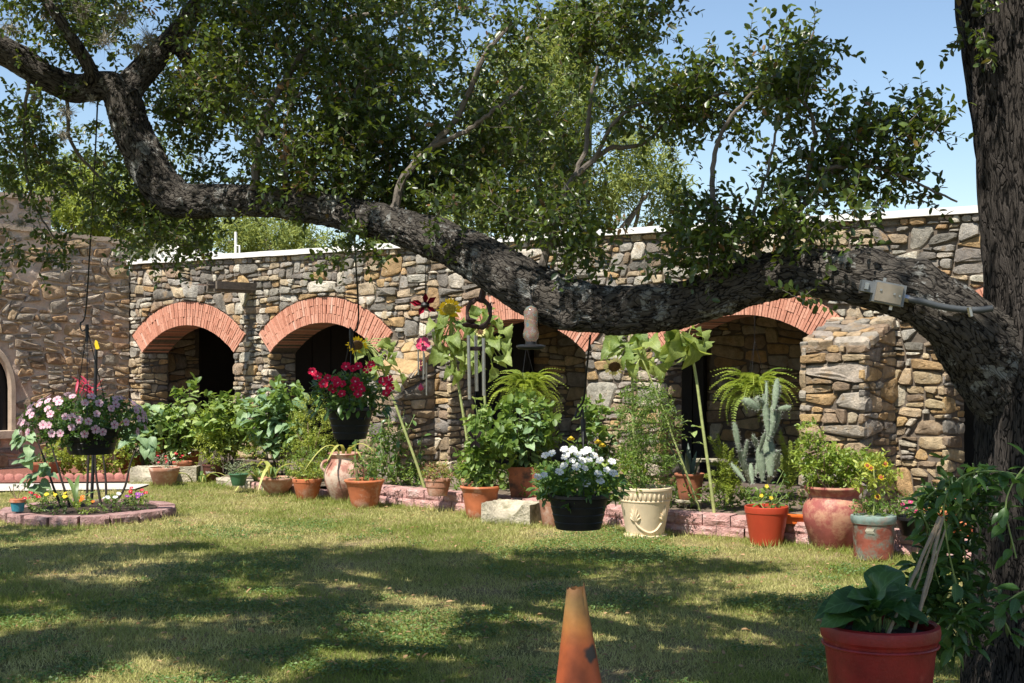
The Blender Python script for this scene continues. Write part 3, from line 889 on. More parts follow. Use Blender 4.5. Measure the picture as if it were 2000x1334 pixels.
def limb(name, pts, parent, mat, nring, nside, amp, freq, stretch, knots=(), flat=1.0):
    """bark-covered limb: pts are (x, y, z, radius)"""
    C = catmull(pts, nring)
    P = np.array([c[:3] for c in C]); r = np.array([c[3] for c in C])
    T = nrm(np.gradient(P, axis=0))
    ref = np.array([0, -1., 0]) if abs(T[0][1]) < .8 else np.array([0, 0, 1.])
    Vt = np.zeros((nring, nside, 3)); B = np.zeros((nring, nside, 3))
    l = np.concatenate([[0], np.cumsum(np.linalg.norm(np.diff(P, axis=0), axis=1))])
    a = ref
    for i in range(nring):
        a = a - T[i] * a.dot(T[i]); a = a / np.linalg.norm(a); b = np.cross(T[i], a)
        for k in range(nside):
            w = 2 * PI * k / nside
            cw, sw = math.cos(w), math.sin(w)
            q = (cw * r[i] * freq, sw * r[i] * freq, l[i] * freq * stretch)
            d = 1 - 2 * abs(noise.noise(q)); d2 = noise.noise((q[0] * .3 + 5, q[1] * .3, q[2] * .45)); d3 = noise.noise((q[0] * 2.3, q[1] * 2.3, q[2] * 2.3))
            rr = r[i] * (1 + .10 * d2) + amp * d + amp * .4 * d3
            v = P[i] + (a * cw + b * sw) * rr
            for kc, kr, kh in knots:
                g = np.linalg.norm(v - kc) / kr
                if g < 2.2: v = v + (a * cw + b * sw) * kh * math.exp(-g * g * 1.3)
            Vt[i, k] = v; B[i, k] = (cw * r[i], sw * r[i], l[i])
    I = np.arange(nring * nside).reshape(nring, nside)
    J = np.roll(I, -1, 1)
    A_, B_, C_, D_ = I[:-1], J[:-1], J[1:], I[1:]
    Tt = np.concatenate([np.stack([A_, B_, C_], -1).reshape(-1, 3), np.stack([A_, C_, D_], -1).reshape(-1, 3)])
    return npmesh(name, Vt.reshape(-1, 3), Tt, mat, parent, attrs={'barkco': B.reshape(-1, 3)})
def pxl(L): return [(*at(x, y, D), r * D / F) for x, y, D, r in L]
def slim(L): return [(x, y, D, r * .90) for x, y, D, r in L]
OAKP = V3(2.47, 6.45, 0)
OAK = thing('live_oak', 'big live oak with rough dark trunk and a long bending low limb', 'tree')
trunk = limb('trunk', [(2.55, 6.4, -.1, .50), (2.53, 6.4, .2, .46), (2.53, 6.4, .7, .42), (2.54, 6.4, 1.2, .41), (2.58, 6.4, 1.8, .42), (2.53, 6.4, 2.3, .41), (2.46, 6.4, 3.2, .41), (2.36, 6.4, 4.4, .40), (2.2, 6.3, 5.6, .32)], OAK, BARK_TRUNK, 320, 130, .024, 17, .13)
LIMB = [(2160, 900, 6.46, 120), (2060, 810, 6.44, 122), (1975, 735, 6.38, 108), (1908, 670, 6.28, 84), (1862, 622, 6.2, 67), (1790, 575, 6.2, 60), (1700, 548, 6.25, 54), (1600, 534, 6.4, 48), (1520, 538, 6.5, 47), (1440, 560, 6.6, 47), (1360, 588, 6.7, 45), (1260, 604, 6.85, 47),
        (1170, 604, 7.0, 50), (1090, 588, 7.1, 54), (1010, 548, 7.2, 53), (930, 502, 7.4, 47), (850, 466, 7.6, 41), (750, 436, 7.85, 36), (640, 410, 8.1, 33), (540, 394, 8.4, 31), (440, 392, 8.7, 32), (365, 392, 8.9, 35), (318, 368, 9.0, 41), (285, 312, 9.05, 40), (255, 250, 9.1, 38), (238, 185, 9.1, 37)]
kn = [(np.array(at(1245, 575, 6.72)), .085, .045), (np.array(at(1110, 625, 6.95)), .05, .04), (np.array(at(1112, 645, 6.95)), .035, .03), (np.array(at(1240, 572, 6.7)), .05, .02),
      (np.array(at(1700, 500, 6.2)), .08, .03), (np.array(at(1420, 520, 6.5)), .07, .03), (np.array(at(500, 365, 8.4)), .06, .03), (np.array(at(1800, 525, 6.15)), .07, .035)]
limb('limb', pxl(slim(LIMB)), OAK, BARK, 760, 84, .0125, 34, .42, kn)
THICK = [
    [(250, 200, 9.1, 34), (215, 168, 9.1, 28), (150, 172, 9.1, 27), (90, 150, 9.0, 26), (30, 112, 8.9, 27), (-60, 70, 8.7, 27), (-200, 10, 8.2, 24), (-420, -60, 7.6, 17), (-640, -160, 7.2, 9), (-800, -260, 7.0, 2)],
    [(236, 195, 9.1, 33), (262, 158, 9.15, 28), (300, 115, 9.2, 24), (345, 65, 9.2, 20), (385, 10, 9.2, 18), (430, -60, 9.2, 15), (520, -160, 9.2, 11)],
    [(340, 75, 9.2, 15), (372, 125, 9.3, 13), (405, 180, 9.4, 12), (470, 235, 9.5, 9), (540, 268, 9.6, 5)],
    [(145, 175, 9.1, 14), (180, 150, 9.0, 13), (150, 90, 8.9, 11), (110, 30, 8.8, 9), (60, -40, 8.8, 7)],
]
for q in THICK: limb('branch', pxl(q), OAK, BARK, 90, 26, .006, 30, .45)
THINB = [
    [(497, 372, 8.4, 9), (505, 290, 8.4, 8), (520, 225, 8.4, 8), (560, 150, 8.4, 7), (620, 70, 8.4, 6), (690, 32, 8.4, 5), (790, 22, 8.4, 3)],
    [(563, 370, 8.3, 6), (555, 300, 8.25, 5), (565, 215, 8.2, 4), (590, 180, 8.2, 3)],
    [(768, 412, 7.8, 9), (790, 345, 7.8, 8), (850, 280, 7.8, 7), (900, 215, 7.8, 6), (945, 110, 7.8, 5), (1000, 45, 7.8, 3)],
    [(845, 285, 7.8, 6), (900, 262, 7.7, 5), (960, 220, 7.6, 4), (1020, 170, 7.6, 3)],
    [(612, 305, 8.2, 5), (640, 255, 8.2, 4), (690, 190, 8.2, 3), (720, 120, 8.2, 2)],
    [(1058, 520, 7.1, 9), (1085, 440, 7.1, 7), (1105, 370, 7.1, 7), (1150, 322, 7.1, 6), (1195, 290, 7.1, 5), (1250, 283, 7.1, 4), (1300, 240, 7.1, 3)],
    [(1100, 385, 7.1, 5), (1140, 300, 7.15, 5), (1150, 220, 7.2, 4), (1165, 130, 7.2, 3)],
    [(1160, 320, 7.1, 4), (1200, 240, 7.0, 4), (1260, 200, 7.0, 3), (1340, 208, 7.0, 3), (1420, 180, 6.9, 2)],
    [(1530, 495, 6.5, 8), (1560, 415, 6.5, 7), (1605, 360, 6.5, 6), (1650, 300, 6.5, 5), (1690, 250, 6.5, 3), (1740, 220, 6.5, 2)],
    [(1390, 540, 6.6, 7), (1395, 420, 6.6, 6), (1392, 320, 6.6, 5), (1420, 240, 6.6, 4), (1480, 170, 6.6, 3)],
    [(1540, 430, 6.5, 5), (1575, 350, 6.5, 4), (1590, 240, 6.5, 4), (1545, 155, 6.5, 3), (1590, 60, 6.5, 2)],
    [(1600, 330, 6.45, 4), (1690, 322, 6.45, 4), (1760, 345, 6.45, 3), (1870, 395, 6.45, 2)],
    [(1480, 510, 6.5, 5), (1470, 430, 6.5, 4), (1500, 330, 6.5, 3), (1530, 200, 6.5, 2)],
    [(60, 140, 9, 4), (48, 250, 9.1, 3), (60, 380, 9.1, 2.5), (110, 470, 9.1, 1.5)],
    [(130, 180, 9.1, 4), (140, 280, 9.3, 3.5), (200, 350, 9.4, 3), (280, 420, 9.4, 2.5), (380, 460, 9.4, 1.5)],
    [(270, 300, 9.1, 3), (310, 390, 9.2, 3), (370, 440, 9.2, 2.5), (420, 520, 9.2, 1.5)],
]
for q in THINB:
    b = MB(); C = catmull(pxl(q), 26)
    b.tube([c[:3] + np.array([U(-.006, .006) for _ in range(3)]) for c in C], [max(.0025, c[3]) for c in C], 7); b.build('branch', BARK_THIN, OAK)
# upper limbs, above the picture
for q in ([(2.35, 6.4, 3.9, .28), (1.2, 5.6, 4.7, .2), (-.4, 5.0, 5.2, .15), (-2.2, 5.0, 5.5, .11), (-4.2, 5.6, 5.6, .06)], [(2.3, 6.3, 4.6, .25), (2.0, 5.0, 5.4, .18), (1.6, 3.6, 5.8, .12), (.6, 2.4, 6.0, .07)],
          [(2.2, 6.3, 5.2, .24), (3.0, 7.4, 6.2, .16), (3.2, 8.8, 6.8, .09)], [(.2, 5.2, 5.1, .12), (-.8, 6.4, 5.3, .09), (-2.0, 7.6, 5.2, .06)], [(-1.4, 5.0, 5.4, .1), (-2.6, 3.8, 5.5, .07), (-4, 3.4, 5.6, .04)]):
    limb('branch', q, OAK, BARK, 60, 20, .006, 30, .45)
OAKLEAFM = mkleaf('oak_leaf', (.019, .037, .009), (.10, .15, .03), .36, .25, (.30, .38, .03), spec=.55, brown=(.20, .10, .045))
# clusters: px, py, depth, half-width px, half-height px, half-depth m, sprigs, gate threshold
CL = [
    (600, 170, 8.6, 250, 190, .7, 1500, -.12), (840, 200, 8.3, 220, 230, .8, 1200, -.06), (700, 330, 8.3, 190, 100, .5, 800, -.15), (1020, 330, 7.9, 140, 140, .6, 460, .0),
    (1060, 120, 7.9, 160, 130, .6, 400, .05), (480, 60, 9.0, 170, 90, .6, 520, -.05), (930, 420, 7.5, 100, 80, .35, 360, -.05), (1170, 445, 7.1, 150, 65, .35, 260, .0),
    (1270, 225, 7.1, 100, 45, .3, 150, -.05), (1390, 190, 6.9, 95, 60, .3, 170, -.02), (1460, 300, 6.6, 120, 120, .4, 210, .04), (1505, 150, 6.6, 80, 90, .3, 170, .0),
    (1600, 240, 6.5, 120, 110, .35, 230, .0), (1700, 290, 6.45, 115, 85, .3, 200, -.02), (1480, 420, 6.5, 130, 80, .3, 150, .0), (1370, 470, 6.6, 110, 65, .3, 150, .0), (1600, 420, 6.4, 120, 60, .25, 90, .02), (1830, 380, 6.4, 60, 30, .2, 50, -.1),
    (1720, 370, 6.4, 120, 35, .2, 70, .0), (1790, 240, 6.4, 50, 30, .15, 28, -.3), (1588, 75, 6.5, 16, 40, .1, 16, -.5), (1205, 60, 7.5, 90, 60, .3, 160, .0), (1300, 10, 7.4, 40, 20, .2, 22, -.3), (1900, 40, 6.2, 22, 40, .15, 20, -.4), (1560, 570, 6.2, 22, 14, .06, 5, -.9),
    (50, 330, 9.3, 110, 110, .4, 210, .02), (50, 460, 9.1, 80, 80, .3, 80, .02), (240, 370, 9.5, 130, 90, .3, 380, -.03), (110, 60, 9.0, 160, 80, .3, 160, .0), (90, 250, 9.2, 110, 80, .3, 150, .0), (330, 260, 9.6, 70, 100, .3, 160, .0), (320, 440, 9.4, 120, 50, .3, 170, .02), (120, 250, 9.8, 130, 50, .4, 110, .08), (430, 290, 9.6, 100, 120, .3, 330, .0), (400, 190, 9.8, 80, 110, .3, 230, .02), (170, 320, 9.7, 120, 80, .3, 170, .03), (40, 20, 9.3, 140, 60, .4, 220, .0), (230, 50, 9.7, 130, 60, .4, 200, .02), (310, 480, 8.9, 90, 35, .3, 70, .0),
    (110, 50, 9.5, 150, 60, .3, 180, .03), (330, 30, 9.3, 120, 60, .5, 260, .02), (690, 480, 7.9, 70, 45, .25, 110, -.02), (560, 440, 8.4, 60, 30, .2, 10, .1), (430, 520, 8.9, 40, 30, .2, 24, .0), (130, 440, 9.0, 50, 100, .2, 45, .0), (620, 30, 9.0, 300, 60, .7, 520, -.05),
]
PP, DD = [], []
for (x, y, D, hx, hy, hd, n, thr) in CL:
    k = D / F
    P, d = ell(n, at(x, y, D), (hx * k, hd, hy * k))
    i = gate(P, 2.6, thr)
    if len(i): PP.append(P[i]); DD.append(nrm(d[i] * .7 + nr.normal(size=(len(i), 3)) * .8 + np.array([0, -.1, .25])))
P = np.concatenate(PP); D_ = np.concatenate(DD)
lp, ld, ln, LL, WW, tw, tf = sprigs(P, D_, 11, .18, .042, .0225)
leafcloud('crown', lp, ld, ln, LL, WW, OAKLEAF, OAKLEAFM, OAK)
npmesh('twigs', tw, tf, BARK_THIN, OAK, kind='stuff')
# the crown above the frame: it shades the lawn
PP, DD = [], []
SHADE = [  # ground spots in the shade of the high crown: x, y, half-size, sprigs, height
    (-3.3, 11.1, 1.3, .8, 520, 5.0), (-1.2, 10.6, 1.5, .9, 640, 5.1), (-2.5, 9.3, 1.5, .8, 560, 5.2), (-.3, 9.3, 1.2, .6, 380, 5.2), (-1.3, 8.1, 1.5, .8, 520, 5.3), (.9, 8.0, 1.2, .6, 360, 5.5), (1.9, 7.4, 1.3, .8, 420, 5.6),
    (-2.8, 7.4, 1.2, .8, 380, 5.3), (.4, 6.6, 1.6, .9, 460, 5.8), (2.8, 6.3, 1.2, .9, 420, 5.8), (-4.6, 10.0, 1.2, 1.2, 420, 5.0), (1.2, 10.6, .8, .35, 120, 5.0), (2.6, 8.9, .9, .5, 220, 5.7), (.6, 11.1, .7, .25, 70, 4.9), (1.9, 5.1, 1.0, .6, 260, 5.6), (-4.6, 12.6, .7, .6, 110, 5.0), (.6, 4.4, 1.6, .5, 150, 5.6), (1.5, 5.45, .5, .45, 150, 5.7), (1.75, 5.9, .45, .4, 110, 5.7), (-1.9, 7.3, .9, .45, 260, 5.4), (-.4, 7.0, .9, .4, 240, 5.5), (.8, 7.1, .7, .35, 170, 5.6), (-2.9, 8.3, .8, .45, 230, 5.3)]
for (x, y, hx, hy, n, h) in SHADE:
    off = (h / math.tan(SUN_EL))
    c = V3(x + SUN_H.x * off, y + SUN_H.y * off, h)
    P, d = ell(int(n * 3.2), c, (hx, hy, .5))
    i = gate(P, 1.5, -.02)
    if len(i): PP.append(P[i]); DD.append(nrm(d[i] * .6 + nr.normal(size=(len(i), 3))))
P = np.concatenate(PP); D_ = np.concatenate(DD)
# gaps that let the sun through to the low limb
LS = np.array([c[:3] for c in catmull(pxl(LIMB[3:]), 90)]); sd_ = np.array(to_sun)
w_ = P[:, None] - LS[None]; pr_ = (w_ @ sd_)[..., None] * sd_
near_ = np.min(np.linalg.norm(w_ - pr_, axis=-1), 1)
L2 = np.array([tuple(at(x, y, D)) for x, y, D in ((1380, 200, 6.8), (1450, 320, 6.6), (1480, 430, 6.5), (1520, 180, 6.6), (1600, 260, 6.5), (1600, 400, 6.4), (1700, 300, 6.45), (1780, 330, 6.4), (1200, 430, 7.1), (1060, 330, 7.8), (960, 400, 7.6), (1100, 200, 7.8))])
w_ = P[:, None] - L2[None]; pr_ = (w_ @ sd_)[..., None] * sd_
near2 = np.min(np.linalg.norm(w_ - pr_, axis=-1), 1)
kp = ((near_ > .30) & (near2 > .33)) | (nr.random(len(P)) < .2)
P, D_ = P[kp], D_[kp]
lp, ld, ln, LL, WW, tw, tf = sprigs(P, D_, 9, .2, .070, .042)
leafcloud('upper_crown', lp, ld, ln, LL, WW, OAKLEAF, OAKLEAFM, OAK)
# ball moss tufts on the branches
MOSS = mk('ball_moss', (.27, .25, .20), .9, .3, 30, 0)
for (x, y, D, r) in [(240, 35, 9.0, 45), (290, 75, 9.0, 40), (205, 80, 8.9, 38), (160, 20, 8.9, 36), (270, 95, 9.0, 30), (130, 220, 9.0, 30), (125, 265, 9.0, 22), (350, 150, 9.2, 26), (68, 190, 9.0, 14), (245, 245, 9.0, 15), (40, 435, 8.9, 18), (390, 312, 9.1, 13), (372, 412, 8.8, 12), (588, 420, 8.2, 17), (180, 195, 9.0, 16), (20, 60, 8.9, 40), (90, 30, 8.9, 30), (655, 330, 8.2, 40), (640, 20, 8.7, 26)]:
    n = 150
    d = rdirs(n, .15); c = np.array(at(x, y, D)) + nr.normal(size=(n, 3)) * r * .12 * D / F
    leafcloud('moss_tuft', c, d, rdirs(n), r * D / F * nr.uniform(.5, 1.1, n), .004, BLADE, MOSS, OAK)
# dead brown leaves
DEADL = mkleaf('dead_leaf', (.30, .17, .08), (.50, .32, .17), .8, .3, (.5, .25, .08))
pp, q_ = [], []
for (x, y, D, r, n) in [(565, 260, 8.1, 16, 22), (670, 190, 8.1, 17, 26), (560, 300, 8.1, 14, 18), (600, 355, 8.1, 22, 22), (610, 340, 8.1, 26, 20), (290, 10, 9, 14, 14), (1215, 440, 6.9, 10, 9), (560, 180, 8.1, 10, 8)]:
    P, d = ell(n, at(x, y, D), (r * D / F,) * 3); pp.append(P); q_.append(d)
P = np.concatenate(pp); d = np.concatenate(q_)
leafcloud('dead_leaves', P, d, rdirs(len(P)), .045, .02, OAKLEAF, DEADL, OAK, kind='stuff')

# junction box and conduit on the limb
bx = at(1738, 573, 6.02)
JB = thing('junction_box', 'grey electrical box with steel cover and conduit screwed to the oak limb', 'electrical box', bx)
Rm = Matrix.Rotation(math.radians(11), 3, 'Y')
k = 6.02 / F
j = MB(); j.box((0, .03, 0), (62 * k, .05, 42 * k), Rm); j.box(Rm @ V3(-43 * k, .03, 6 * k), (26 * k, .04, 22 * k), Rm); j.build('box_body', GREYBOX, JB, smooth=False)
j = MB(); j.box((-2 * k, -.001, 0), (52 * k, .008, 36 * k), Rm); cv = j.build('cover_plate', STEEL, JB, smooth=False)
for sx, sz in ((-19, 3), (19, -2), (8, 0)):
    s = MB(); s.box(Rm @ V3(sx * k, -.007, sz * k), (4 * k, .006, 4 * k), Rm); s.build('screw', ALU, cv, smooth=False)
j = MB(); j.box(Rm @ V3(-47 * k, .005, 6 * k), (8 * k, .012, 13 * k), Rm); j.build('clip', ALU, JB, smooth=False)
for sx, sz in ((-10, 24), (12, -24)):
    j = MB(); j.box(Rm @ V3(sx * k, .045, sz * k), (6 * k, .004, 12 * k), Rm); j.build('mounting_ear', ALU, JB, smooth=False)
j = MB(); j.tube([Rm @ V3(30 * k, .03, -2 * k), Rm @ V3(42 * k, .03, -3 * k)], 8 * k, 6); j.build('conduit_nut', ALU, JB, smooth=False)
j = MB(); C = catmull([tuple(Rm @ V3(40 * k, .03, -3 * k))] + [tuple(at(x, y, 6.03) - bx) for x, y in ((1800, 589), (1840, 599), (1885, 605), (1915, 605), (1938, 602))], 40)
j.tube(C, [6.5 * k * (1 + .08 * (i % 2)) for i in range(40)], 10); j.build('conduit', CONDUIT, JB)
j = MB(); j.tube([tuple(at(1893, 600, 6.0) - bx), tuple(at(1897, 618, 6.0) - bx)], 5 * k, 6); j.build('conduit_strap', ALU, JB)
# ------------------------------------------------------------------ plant kit
def leafshape(name, wf, mat, seg=6, droop=.25, fold=.18, wav=0.0, var=3, curl=0.0, w=None):
    """leaf meshes of unit length along +Y; wf(t) is the half width"""
    out = []
    for q in range(var):
        mb = MB()
        dr = droop * U(.7, 1.3); ph = U(0, 6)
        V, Fc = [], []
        for i in range(seg + 1):
            t = i / seg
            a = dr * t
            y, z = t * math.cos(a * .7), -dr * t * t * .8 + dr * t * .25
            h = max(wf(t), .0)
            e = wav * math.sin(t * 9 + ph)
            V += [(-h, y, z + fold * h * 1.0 + e * h), (0, y, z), (h, y, z + fold * h - e * h)]
        for i in range(seg):
            o = i * 3
            Fc += [(o, o + 1, o + 4, o + 3), (o + 1, o + 2, o + 5, o + 4)]
        mb.add(V, Fc)
        out.append(mb.mesh(name, mat, True, 0))
    return out
def ovate(w, p=.32): return lambda t: w * (math.sin(PI * min(1, t ** (math.log(.5) / math.log(p))))) ** .85 if 0 < t < 1 else 0.0
def heart(w): return lambda t: w * (min(1, (t * 6) ** .5) * (1 - t) ** .75 * 1.25) if 0 < t < 1 else 0.0
def strap(w): return lambda t: w * (1 - .15 * abs(t - .4)) * (1 if t < .6 else max(0, (1 - t) / .4) ** .6)
def put(me, parent, name, p, d, up=(0, 0, 1), s=1.0):
    d = Vector(d).normalized(); up = Vector(up)
    x = d.cross(up)
    if x.length < 1e-3: x = d.cross(V3(1, .3, 0))
    x.normalize(); z = x.cross(d)
    o = link(name, me, parent)
    M = Matrix((x, d, z)).transposed()
    o.matrix_basis = Matrix.Translation(p) @ (M @ Matrix.Diagonal((s, s, s))).to_4x4()
    return o
def rv(s=1.0): return V3(rng.gauss(0, s), rng.gauss(0, s), rng.gauss(0, s))
def stempath(p0, p1, bend=.05, n=9):
    p0, p1 = Vector(p0), Vector(p1)
    m = (p0 + p1) / 2 + V3(U(-bend, bend), U(-bend, bend), 0)
    return [Vector(c) for c in catmull([tuple(p0), tuple(m), tuple(p1)], n)]
def leafy(root, p0, p1, leaves, nl, size, smat, r=.005, t0=.25, bend=.05, droop=.2, top=True, name='stem', spread=1.0, taper=.45):
    """one stem with single leaves set spirally along it"""
    path = stempath(p0, p1, bend)
    b = MB(); b.tube(path, [r * (1 - .5 * i / (len(path) - 1)) for i in range(len(path))], 6); b.build(name, smat, root)
    a0 = U(0, 6)
    for i in range(nl):
        t = t0 + (1 - t0) * (i + .5) / nl
        k = min(len(path) - 2, int(t * (len(path) - 1))); u = t * (len(path) - 1) - k
        p = path[k].lerp(path[k + 1], u)
        a = a0 + i * 2.4 + U(-.3, .3)
        d = V3(math.cos(a) * spread, math.sin(a) * spread, U(-.25, .25) - droop + (1.0 if t > .93 and top else .25 * t))
        put(rng.choice(leaves), root, 'leaf', p + V3(math.cos(a), math.sin(a), .2) * size * .15, d, V3(0, 0, 1) + rv(.25), size * U(.7, 1.15) * (1 - taper * max(0, t - .5)))
def foliage(root, c, r, n, L, W, mat, nleaf=7, tw=.08, shape=THIN, up=.3, name='foliage', thr=None, freq=6, kind='stuff', shell=0):
    P, d = ell(n, c, r, shell)
    if thr is not None:
        i = gate(P, freq, thr); P, d = P[i], d[i]
    if len(P) == 0: return
    a = sprigs(P, nrm(d * .8 + nr.normal(size=P.shape) * .5 + np.array([0, 0, up])), nleaf, tw, L, W)
    return leafcloud(name, a[0], a[1], a[2], a[3], a[4], shape, mat, root, kind)
def flower5(name, pet, eye, w=.5, cup=.12, notch=0):
    mb = MB()
    for k in range(5):
        a = 2 * PI * k / 5
        def q(r, da, z): return (r * math.cos(a + da), r * math.sin(a + da), z)
        mb.add([q(.08, -.3, 0), q(.08, .3, 0), q(.38, .60 * w * 2, cup), q(.5, .34, cup * .8), q(.49, 0, cup * .7), q(.5, -.34, cup * .8), q(.38, -.60 * w * 2, cup), q(.3, 0, cup * .4)],
               [(0, 1, 7), (1, 2, 7), (2, 3, 7), (3, 4, 7), (4, 5, 7), (5, 6, 7), (6, 0, 7)])
    mb.add([(.10 * math.cos(2 * PI * k / 8), .10 * math.sin(2 * PI * k / 8), .012) for k in range(8)] + [(0, 0, .03)], [(k, (k + 1) % 8, 8) for k in range(8)], m=1)
    return mb.mesh(name, [pet, eye], True, 0)
def mkpetal(name, c, trans=.3, rough=.6): return mkleaf(name, tuple(x * .85 for x in c), c, rough, trans, c, True, .2)
G1 = mkleaf('shrub_leaf', (0.132, 0.216, 0.066), (0.372, 0.468, 0.168), .5, .38, (.42, .52, .08), True, vein=True)
G1B = mkleaf('blue_green_leaf', (0.102, 0.192, 0.096), (0.288, 0.408, 0.204), .5, .32, (.32, .46, .11), True, vein=True)
G2 = mkleaf('glossy_leaf', (0.042, 0.102, 0.024), (0.108, 0.192, 0.042), .35, .3, (.20, .34, .03), True)
G3 = mkleaf('yellow_green_small_leaf', (0.180, 0.252, 0.036), (0.408, 0.456, 0.084), .5, .4, (.5, .52, .06))
G3B = mkleaf('bright_green_leaf', (0.120, 0.204, 0.030), (0.312, 0.408, 0.072), .45, .4, (.42, .5, .05))
G4 = mkleaf('mid_green_small_leaf', (0.072, 0.144, 0.030), (0.192, 0.288, 0.060), .5, .4, (.3, .42, .05))
G5 = mkleaf('dark_green_small_leaf', (0.036, 0.072, 0.022), (0.096, 0.156, 0.036), .45, .3)
G6 = mkleaf('sunflower_leaf', (.12, .20, .045), (.29, .36, .10), .55, .45, (.50, .58, .08), True, vein=True)
GV = mkleaf('shade_vine_leaf', (.03, .08, .02), (.075, .155, .03), .35, .35, (.2, .38, .03), True, vein=True)
GT = mkleaf('broad_pot_leaf', (.025, .075, .022), (.06, .135, .03), .42, .25, (.14, .34, .04), True, vein=True)
GF = mkleaf('fern_frond', (.16, .24, .035), (.36, .43, .07), .5, .4, (.5, .58, .06))
GS = mkleaf('strap_leaf', (.06, .12, .035), (.17, .25, .07), .45, .3, None, True)
GSY = mkleaf('pale_strap_leaf', (.36, .40, .10), (.55, .55, .18), .5, .35, None, True)
GSD = mkleaf('dark_strap_leaf', (.035, .06, .04), (.10, .14, .09), .45, .2, None, True)
SILV = mkleaf('silver_small_leaf', (.20, .25, .15), (.34, .40, .24), .7, .3)
BRZ = mkleaf('bronze_small_leaf', (.22, .10, .06), (.38, .24, .14), .6, .3)
STEMG = mk('green_stem', (.20, .27, .085), .6, .2, 20, .1)
STEMY = mk('sunflower_stalk', (.34, .38, .14), .65, .2, 20, .3)
STEMD = mk('dark_stem', (.035, .027, .022), .8, .3, 20, .3)
STEMW = mk('woody_stem', (.20, .14, .09), .85, .3, 20, .4)
L_SHRUB = leafshape('leaf', ovate(.29, .35), G1, 6, .5, .2, .2)
L_BLUE = leafshape('leaf', ovate(.31, .35), G1B, 6, .5, .2, .25)
L_HEART = leafshape('leaf', heart(.42), G1, 6, .6, .25, .12)
L_GLOSS = leafshape('leaf', ovate(.2, .55), G2, 5, .4, .25)
L_SUN = leafshape('leaf', lambda t: heart(.42)(t) * (1 + .10 * math.sin(t * 40)), G6, 14, 1.1, .3, .35, 5)
L_VINE = leafshape('leaf', ovate(.24, .45), GV, 6, .35, .3, .08)
L_TUBER = leafshape('leaf', ovate(.38, .5), GT, 12, .9, .35, .30, 5)
L_STRAP = leafshape('leaf', strap(.045), GS, 10, 1.5, .5, 0)
L_STRAPY = leafshape('leaf', strap(.06), GSY, 10, 1.6, .5, 0)
L_SNAKE = leafshape('leaf', strap(.07), GSD, 6, .15, .6, .2)
def pot(root, prof, soil_r, soil_z, mat, n=32, sx=1, sy=1, wob=0.0, name='pot'):
    b = MB(); b.lathe(prof, n, sx=sx, sy=sy, wob=wob); po = b.build(name, mat, root, sharp=30)
    s = MB(); s.lathe([(soil_r, soil_z), (soil_r * .6, soil_z + .012), (.001, soil_z + .018)], 20, sx=sx, sy=sy, wob=.05); s.build('soil', SOIL, root)
    return po
def std(r, rb, h, rim=.12, th=.012):
    """classic flower pot: tapered body, thick rolled rim band; closed inside"""
    zr = h * (1 - rim * 1.6)
    ri = rb + (r - rb) * .86
    return [(rb * .96, 0), (rb, .006), (ri, zr), (ri + .004, zr + .004), (r * .985, zr + .008), (r, h - .012), (r * .995, h - .004), (r - th * .5, h), (r - th, h - .004), (r - th * 1.4, h * .82), (r - th * 1.6, h * .80)]
def smoothpot(r, rb, h, th=.014):
    return [(rb * .96, 0), (rb, .006)] + [(rb + (r * .93 - rb) * t, h * .9 * t) for t in (.3, .6, .9)] + [(r * .95, h * .88), (r, h * .91), (r * 1.02, h * .95), (r, h * .99), (r - th * .6, h), (r - th * 1.6, h * .97), (r - th * 2, h * .84)]

# ------------------------------------------------------------------ hanging baskets
def basket(name, label, c, r, rb, h, hook, loops, potmat=BLACKPOT):
    """c: bottom centre of the pot; hook: list of hanger points (world)"""
    T = thing(name, label, 'hanging basket', c, group='flower baskets hung from the oak')
    prof = [(rb, 0)] + [(rb + (r - rb) * t + (.003 if i % 2 else 0), h * t) for i, t in enumerate((.02, .2, .22, .42, .44, .64, .66, .86))] + [(r * 1.0, h * .87), (r * 1.035, h * .9), (r * 1.035, h * .985), (r, h), (r * .97, h * .97), (r * .94, h * .8)]
    pot(T, prof, r * .94, h * .86, potmat)
    b = MB(); C = catmull([tuple(Vector(p) - T.location) for p in hook], 10 * len(hook)); b.tube(C, .0055, 7); b.build('hook_rod', METAL, T)
    e = Vector(C[-1])
    for q in loops:
        w = MB(); w.tube([e, e.lerp(V3(*q), .5), V3(*q)], .0032, 5); w.build('hanger_wire', METAL, T)
    w = MB(); w.tube([e + V3(0, 0, .03), e, e - V3(0, 0, .09)], [.012, .014, .008], 8); w.build('swivel', METAL, T)
    return T
PINKP, PINKE = mkpetal('pink_petal', (.80, .53, .62)), mk('rose_eye', (.45, .03, .14), .6, .1)
REDP, REDE = mkpetal('crimson_petal', (.72, .012, .075)), mk('pale_eye', (.75, .35, .40), .6, .1)
WHTP, WHTE = mkpetal('white_petal', (.86, .86, .86), .25), mk('cream_eye', (.75, .72, .45), .6, .1)
FL_PINK, FL_RED, FL_WHITE = flower5('flower', PINKP, PINKE), flower5('flower', REDP, REDE), flower5('flower', WHTP, WHTE)
rng.seed(21)
